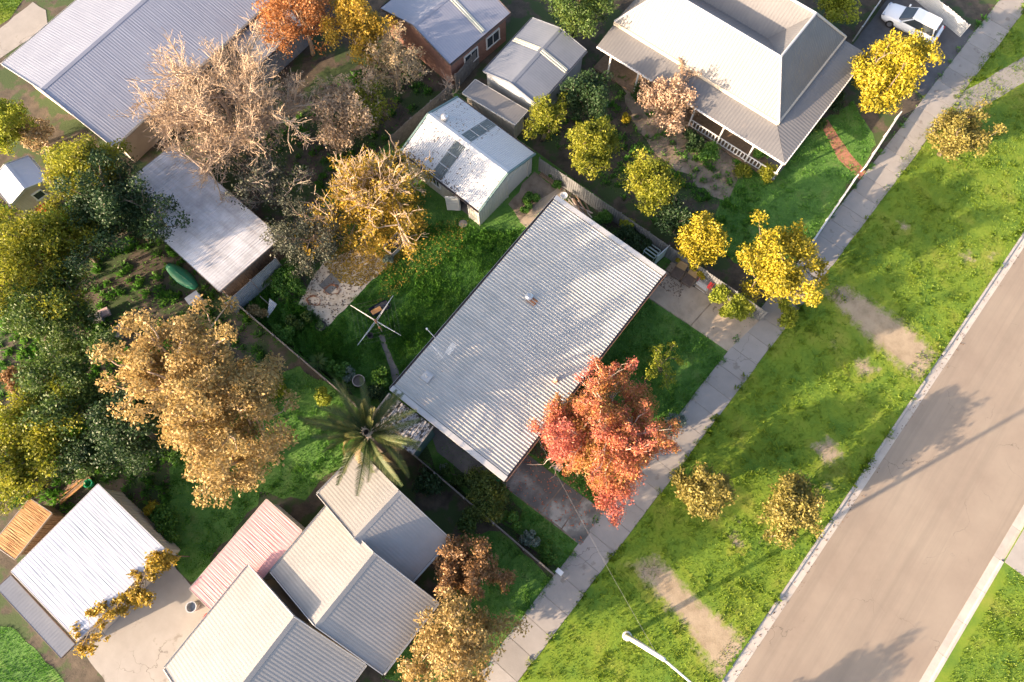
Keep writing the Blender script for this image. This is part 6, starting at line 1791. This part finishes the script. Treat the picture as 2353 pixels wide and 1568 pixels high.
for k, (lab, p, R, h, pal, n) in enumerate((
    ('round bluish green shrub by the verandah steps', (1625, 352), 0.9, 1.3, 'fresh', 1700),
    ('dark bluish green shrub below the pinkish tree', (1590, 325), 1.0, 1.2, 'dark', 1800),
    ('round yellow green shrub on the garden lawn, left of the pair', (1705, 402), 0.8, 1.1, 'yellow_green', 1500),
    ('round yellow green shrub on the garden lawn, right of the pair', (1762, 398), 0.75, 1.1, 'yellow_green', 1400),
    ('green climbing shrub at the verandah corner post', (1752, 358), 0.6, 1.5, 'fresh', 1300),
    ('dark green shrub at the front of the verandah', (1915, 225), 1.1, 1.6, 'dark', 2200),
    ('small green shrub along the verandah front', (1880, 285), 0.7, 1.0, 'green', 1200),
    ('yellow flowering shrub beneath the pinkish tree', (1438, 272), 0.4, 0.8, 'golden_conifer', 600),
    ('green shrub beside the verandah floor', (1470, 215), 0.9, 1.3, 'green', 1700),
    ('dense green shrub below the dark tree by the slate shed', (1310, 225), 1.0, 1.5, 'dark', 2200),
    ('yellow green shrub on the verge end of the lot hedge', (1800, 722), 1.1, 1.2, 'lime', 2200),
    ('green shrub beside the white shed wall', (375, 1190), 0.8, 1.1, 'fresh', 1500),
    ('yellow flowering shrub beside the white shed wall', (352, 1172), 0.5, 0.9, 'golden_conifer', 900),
    ('green shrub on the lower left side lawn edge', (398, 1235), 0.6, 0.9, 'fresh', 1000),
    ('dark green shrub between the stepped house and the lot', (985, 1110), 1.0, 1.4, 'dark', 2200),
    ('olive green shrub by the low timber fence at the front', (1075, 1205), 0.9, 1.3, 'green', 1900),
    ('pale green bush at the left edge under the trees', (30, 700), 1.0, 1.3, 'green', 1800),
    ('dusty green bush beside the crates', (175, 800), 1.1, 1.4, 'green', 2000),
    ('reddish brown bush on the left edge', (40, 870), 1.0, 1.2, 'brown', 1600),
    ('grassy green bush at the fence below the tall gum', (640, 890), 0.8, 1.2, 'yellow_green', 1500),
    ('leafy lime bush at the fence above the palm', (745, 915), 0.7, 1.2, 'lime', 1300),
)):
    shrub('shrub', lab, site(p[0], p[1], h * 0.5), R, h, L[pal], n, 0.18, 200 + k)
# vine with yellow leaves along the white shed's edge
a, b = site(388, 1278, 2.7), site(185, 1478, 2.7)
t = thing('vine', 'yellow autumn vine sprawling along the edge of the white shed', 'vine', Vector((a.x, a.y, 0)))
rng = np.random.default_rng(77)
n = 46; ts = np.sort(rng.random(n)); A_ = np.array(a); B_ = np.array(b)
cs = A_ + (B_ - A_) * ts[:, None] + rng.normal(size=(n, 3)) * [0.5, 0.5, 0.15]
m = MB(); m.tube([Vector((a.x, a.y, -0.05)), Vector((a.x + 0.1, a.y, 1.4)), a + UP * 0.05] + [a.lerp(b, k / 8) + Vector((rng.normal() * 0.15, rng.normal() * 0.15, 0.08)) for k in range(1, 9)], 0.04, 5)
for k in range(n): m.tube([a.lerp(b, float(ts[k])) + UP * 0.08, Vector(cs[k])], 0.015, 3, cap=False)
m.build('stem', M['bark'], t)
P, D = clump_points(rng, cs, rng.uniform(0.2, 0.55, n), 5200, 0.7, 0.2)
V, F = leaf_quads(rng, P, 0.2, D, 0.5, 0.6)
mesh_np('foliage', V, F, L['gold'], t)

# ------------------------------------------------------------------ grass, weeds and fallen leaves
DRIVE_H = [px((1487, 684), (1552, 590), (1742, 735), (1672, 806)), px((1110, 1085), (1206, 1042), (1391, 1178), (1334, 1254))]
house_fp = [tuple(HR.p(i, j, 0, -0.4, -0.4)[:2]) for i, j in ((-1, -1), (1, -1), (1, 1), (-1, 1))]
shed_fp = [tuple(SR.p(i, j)[:2]) for i, j in ((-1, -1), (1, -1), (1, 1), (-1, 1))]
APR = px((1165, 465), (1230, 390), (1300, 440), (1205, 530))
HP = px((870, 772), (882, 768), (892, 800), (902, 826), (915, 850), (922, 890), (904, 892), (897, 850), (884, 812))
BACK = px((640, 760), (700, 690), (760, 745), (890, 615), (960, 520), (1085, 520), (1105, 530), (1200, 530), (1240, 500), (1260, 470), (905, 890), (860, 920), (760, 850))
grass('long_grass', 'long lush green grass filling the back yard', BACK, 700, 0.17, 0.026, M['blade_lot'], [house_fp, shed_fp, HP, SLAB], 1, clumped=0.35)
grass('lawn_grass', 'short grass growing all over the lot', LOT, 150, 0.09, 0.026, M['blade_lot'], [house_fp, shed_fp, HP, SLAB, APR] + DRIVE_H, 40, clumped=0.3)
WEEDS = px((530, 690), (620, 640), (700, 680), (752, 752), (800, 740), (760, 850), (640, 780))
grass('long_grass', 'tangled dark weeds in the left corner of the back yard', WEEDS, 380, 0.28, 0.035, M['blade_lot'], [SLAB], 2, clumped=0.6)
FRONT = px((1380, 830), (1487, 690), (1590, 755), (1668, 810), (1560, 965), (1470, 1090), (1400, 1180), (1215, 1040))
grass('lawn_grass', 'short dark green grass of the front lawn', FRONT, 330, 0.12, 0.025, M['blade_lot'], [house_fp] + DRIVE_H, 3, clumped=0.25)
STRIP = px((1150, 1118), (1240, 1180), (1335, 1258), (1292, 1320), (1190, 1210))
grass('lawn_grass', 'rough grass strip below the lower driveway', STRIP, 330, 0.13, 0.025, M['blade_lot'], DRIVE_H, 4, clumped=0.3)
VPOLY = px((1220, 1560), (1400, 1310), (1700, 890), (1930, 590), (2120, 300), (2353, 0), (2420, 0), (2420, 440), (2340, 545), (1960, 1115), (1720, 1462), (1640, 1575))
grass('verge_grass', 'sunlit yellow green grass of the street verge', VPOLY, 125, 0.12, 0.035, M['blade_verge'], [shrink(LOW_CROSS, 0.8), shrink(UP_CROSS, 0.8)], 5, clumped=0.3)
grass('verge_grass', 'sunlit grass on the far side of the road', px((2330, 1290), (2420, 1160), (2420, 1590), (2160, 1590)), 125, 0.12, 0.035, M['blade_verge'], [FAR_CROSS], 6, clumped=0.3)
grass('lawn_grass', 'green grass of the garden lawn by the hipped house', NE_LAWN, 200, 0.11, 0.03, M['blade_lot'], [], 7, clumped=0.3)
grass('lawn_grass', 'dark shaded grass of the back lawn below the gums', SW_LAWN, 160, 0.14, 0.035, M['blade_lot'], [], 8, clumped=0.3)
grass('lawn_grass', 'green front lawn below the stepped house', FRONT_LAWN, 170, 0.12, 0.03, M['blade_lot'], [], 9, clumped=0.3)
grass('lawn_grass', 'bright lawn at the top left corner', NW_LAWN, 150, 0.12, 0.035, M['blade_verge'], [], 10)
grass('lawn_grass', 'green lawn in the bottom left corner', W_LAWN, 150, 0.12, 0.035, M['blade_lot'], [], 11)
YARD = px((-60, 480), (250, 450), (400, 560), (520, 680), (640, 790), (560, 900), (380, 1150), (60, 1180), (-80, 1100))
grass('weeds', 'patchy weeds and ground cover of the dark yard at the left', YARD, 90, 0.25, 0.05, M['blade_lot'], [], 12, clumped=0.8)
GARD = px((1230, 300), (1400, 120), (1660, 330), (1760, 420), (1700, 600), (1560, 560))
grass('weeds', 'ground cover among the shrubs behind the steel fence', GARD, 70, 0.22, 0.045, M['blade_lot'], [], 13, clumped=0.7)
BACKW = px((560, 330), (900, 120), (1010, 190), (640, 580))
grass('weeds', 'ground cover under the trees behind the back fence', BACKW, 50, 0.25, 0.05, M['blade_lot'], [], 14, clumped=0.8)

for k, (a_, b_, lab) in enumerate(((T_FP1 - 0.14, T_FP1 + 0.25, 'ragged grass creeping over the verge edge of the footpath'), (T_FP0 - 0.2, T_FP0 + 0.1, 'ragged grass creeping over the lot edge of the footpath'), (-0.35, 0.06, 'ragged grass along the near kerb'))):
    grass('edge_grass', lab, rq(-30, 75, a_, b_), 90, 0.16, 0.04, M['blade_verge'] if k != 1 else M['blade_lot'], [], 30 + k, clumped=0.7, z=0.04)
rng = np.random.default_rng(29)
ss = rng.uniform(-20, 60, 350); tt_ = 0.3 + np.abs(rng.normal(size=350)) * 0.25
litter('gutter_leaves', 'dead leaves collected along the near gutter', np.array([[*road(a, b)[:2], -0.1] for a, b in zip(ss, tt_)]), 0.1, L['fallen_brown'], -0.1, 28)
rng = np.random.default_rng(15)
LEAFP = px((745, 610), (800, 545), (860, 500), (935, 470), (985, 520), (940, 580), (885, 625), (830, 660), (780, 650))
P = in_polys(rng, LEAFP, 5200, [])
litter('fallen_leaves', 'carpet of fallen yellow leaves under the half bare tree', P, 0.13, L['fallen'], 0.07, 15)
P = in_polys(rng, px((880, 640), (960, 520), (1080, 500), (1060, 580), (960, 640), (860, 720)), 600, [])
litter('fallen_leaves', 'scattered yellow leaves on the long grass', P, 0.085, L['fallen'], 0.16, 16, 0.12)
P = in_polys(rng, SLAB, 420, [])
litter('fallen_leaves', 'dead brown leaves strewn over the beige slab', P, 0.13, L['fallen_brown'], 0.065, 17)
P = in_polys(rng, px((1215, 1035), (1260, 990), (1330, 1000), (1420, 1130), (1390, 1178), (1334, 1254), (1160, 1120)), 420, [])
litter('fallen_leaves', 'fallen red leaves on the lower driveway and lawn', P, 0.12, L['fallen_red'], 0.06, 18)
P = in_polys(rng, px((1490, 640), (1540, 600), (1580, 650), (1560, 690)), 260, [])
litter('fallen_leaves', 'brown leaves blown against the lounge chairs', P, 0.11, L['fallen_brown'], 0.06, 19)
# brown leaves caught on the shed roof, thickest along the eave below the tree
u = rng.random(1700) ; v = rng.random(1700)
keep = rng.random(1700) < np.clip(np.where(v < 0.62, 0.25, 0.05) * (0.3 + 2.2 * np.clip(u - 0.62, 0, 1)) + np.where((u > 0.9) & (v < 0.75), 0.75, 0), 0, 1)
u, v = u[keep], v[keep]
pts = np.array([list(SR.p(-uu, 2 * vv - 1, zsr - (zsr - zse) * uu + 0.045)) for uu, vv in zip(u, v)])
litter('roof_leaves', 'brown leaves caught along the eave of the white shed roof', pts, 0.12, L['fallen_brown'], 0, 20)
u = rng.random(90); v = rng.random(90)
pts = np.array([list(SR.p(uu, 1.2 * vv - 1, zsr - (zsr - zse) * uu + 0.045)) for uu, vv in zip(u, v)])
litter('roof_leaves', 'sparse dark leaves on the far slope of the white shed roof', pts, 0.10, L['fallen_brown'], 0, 21)
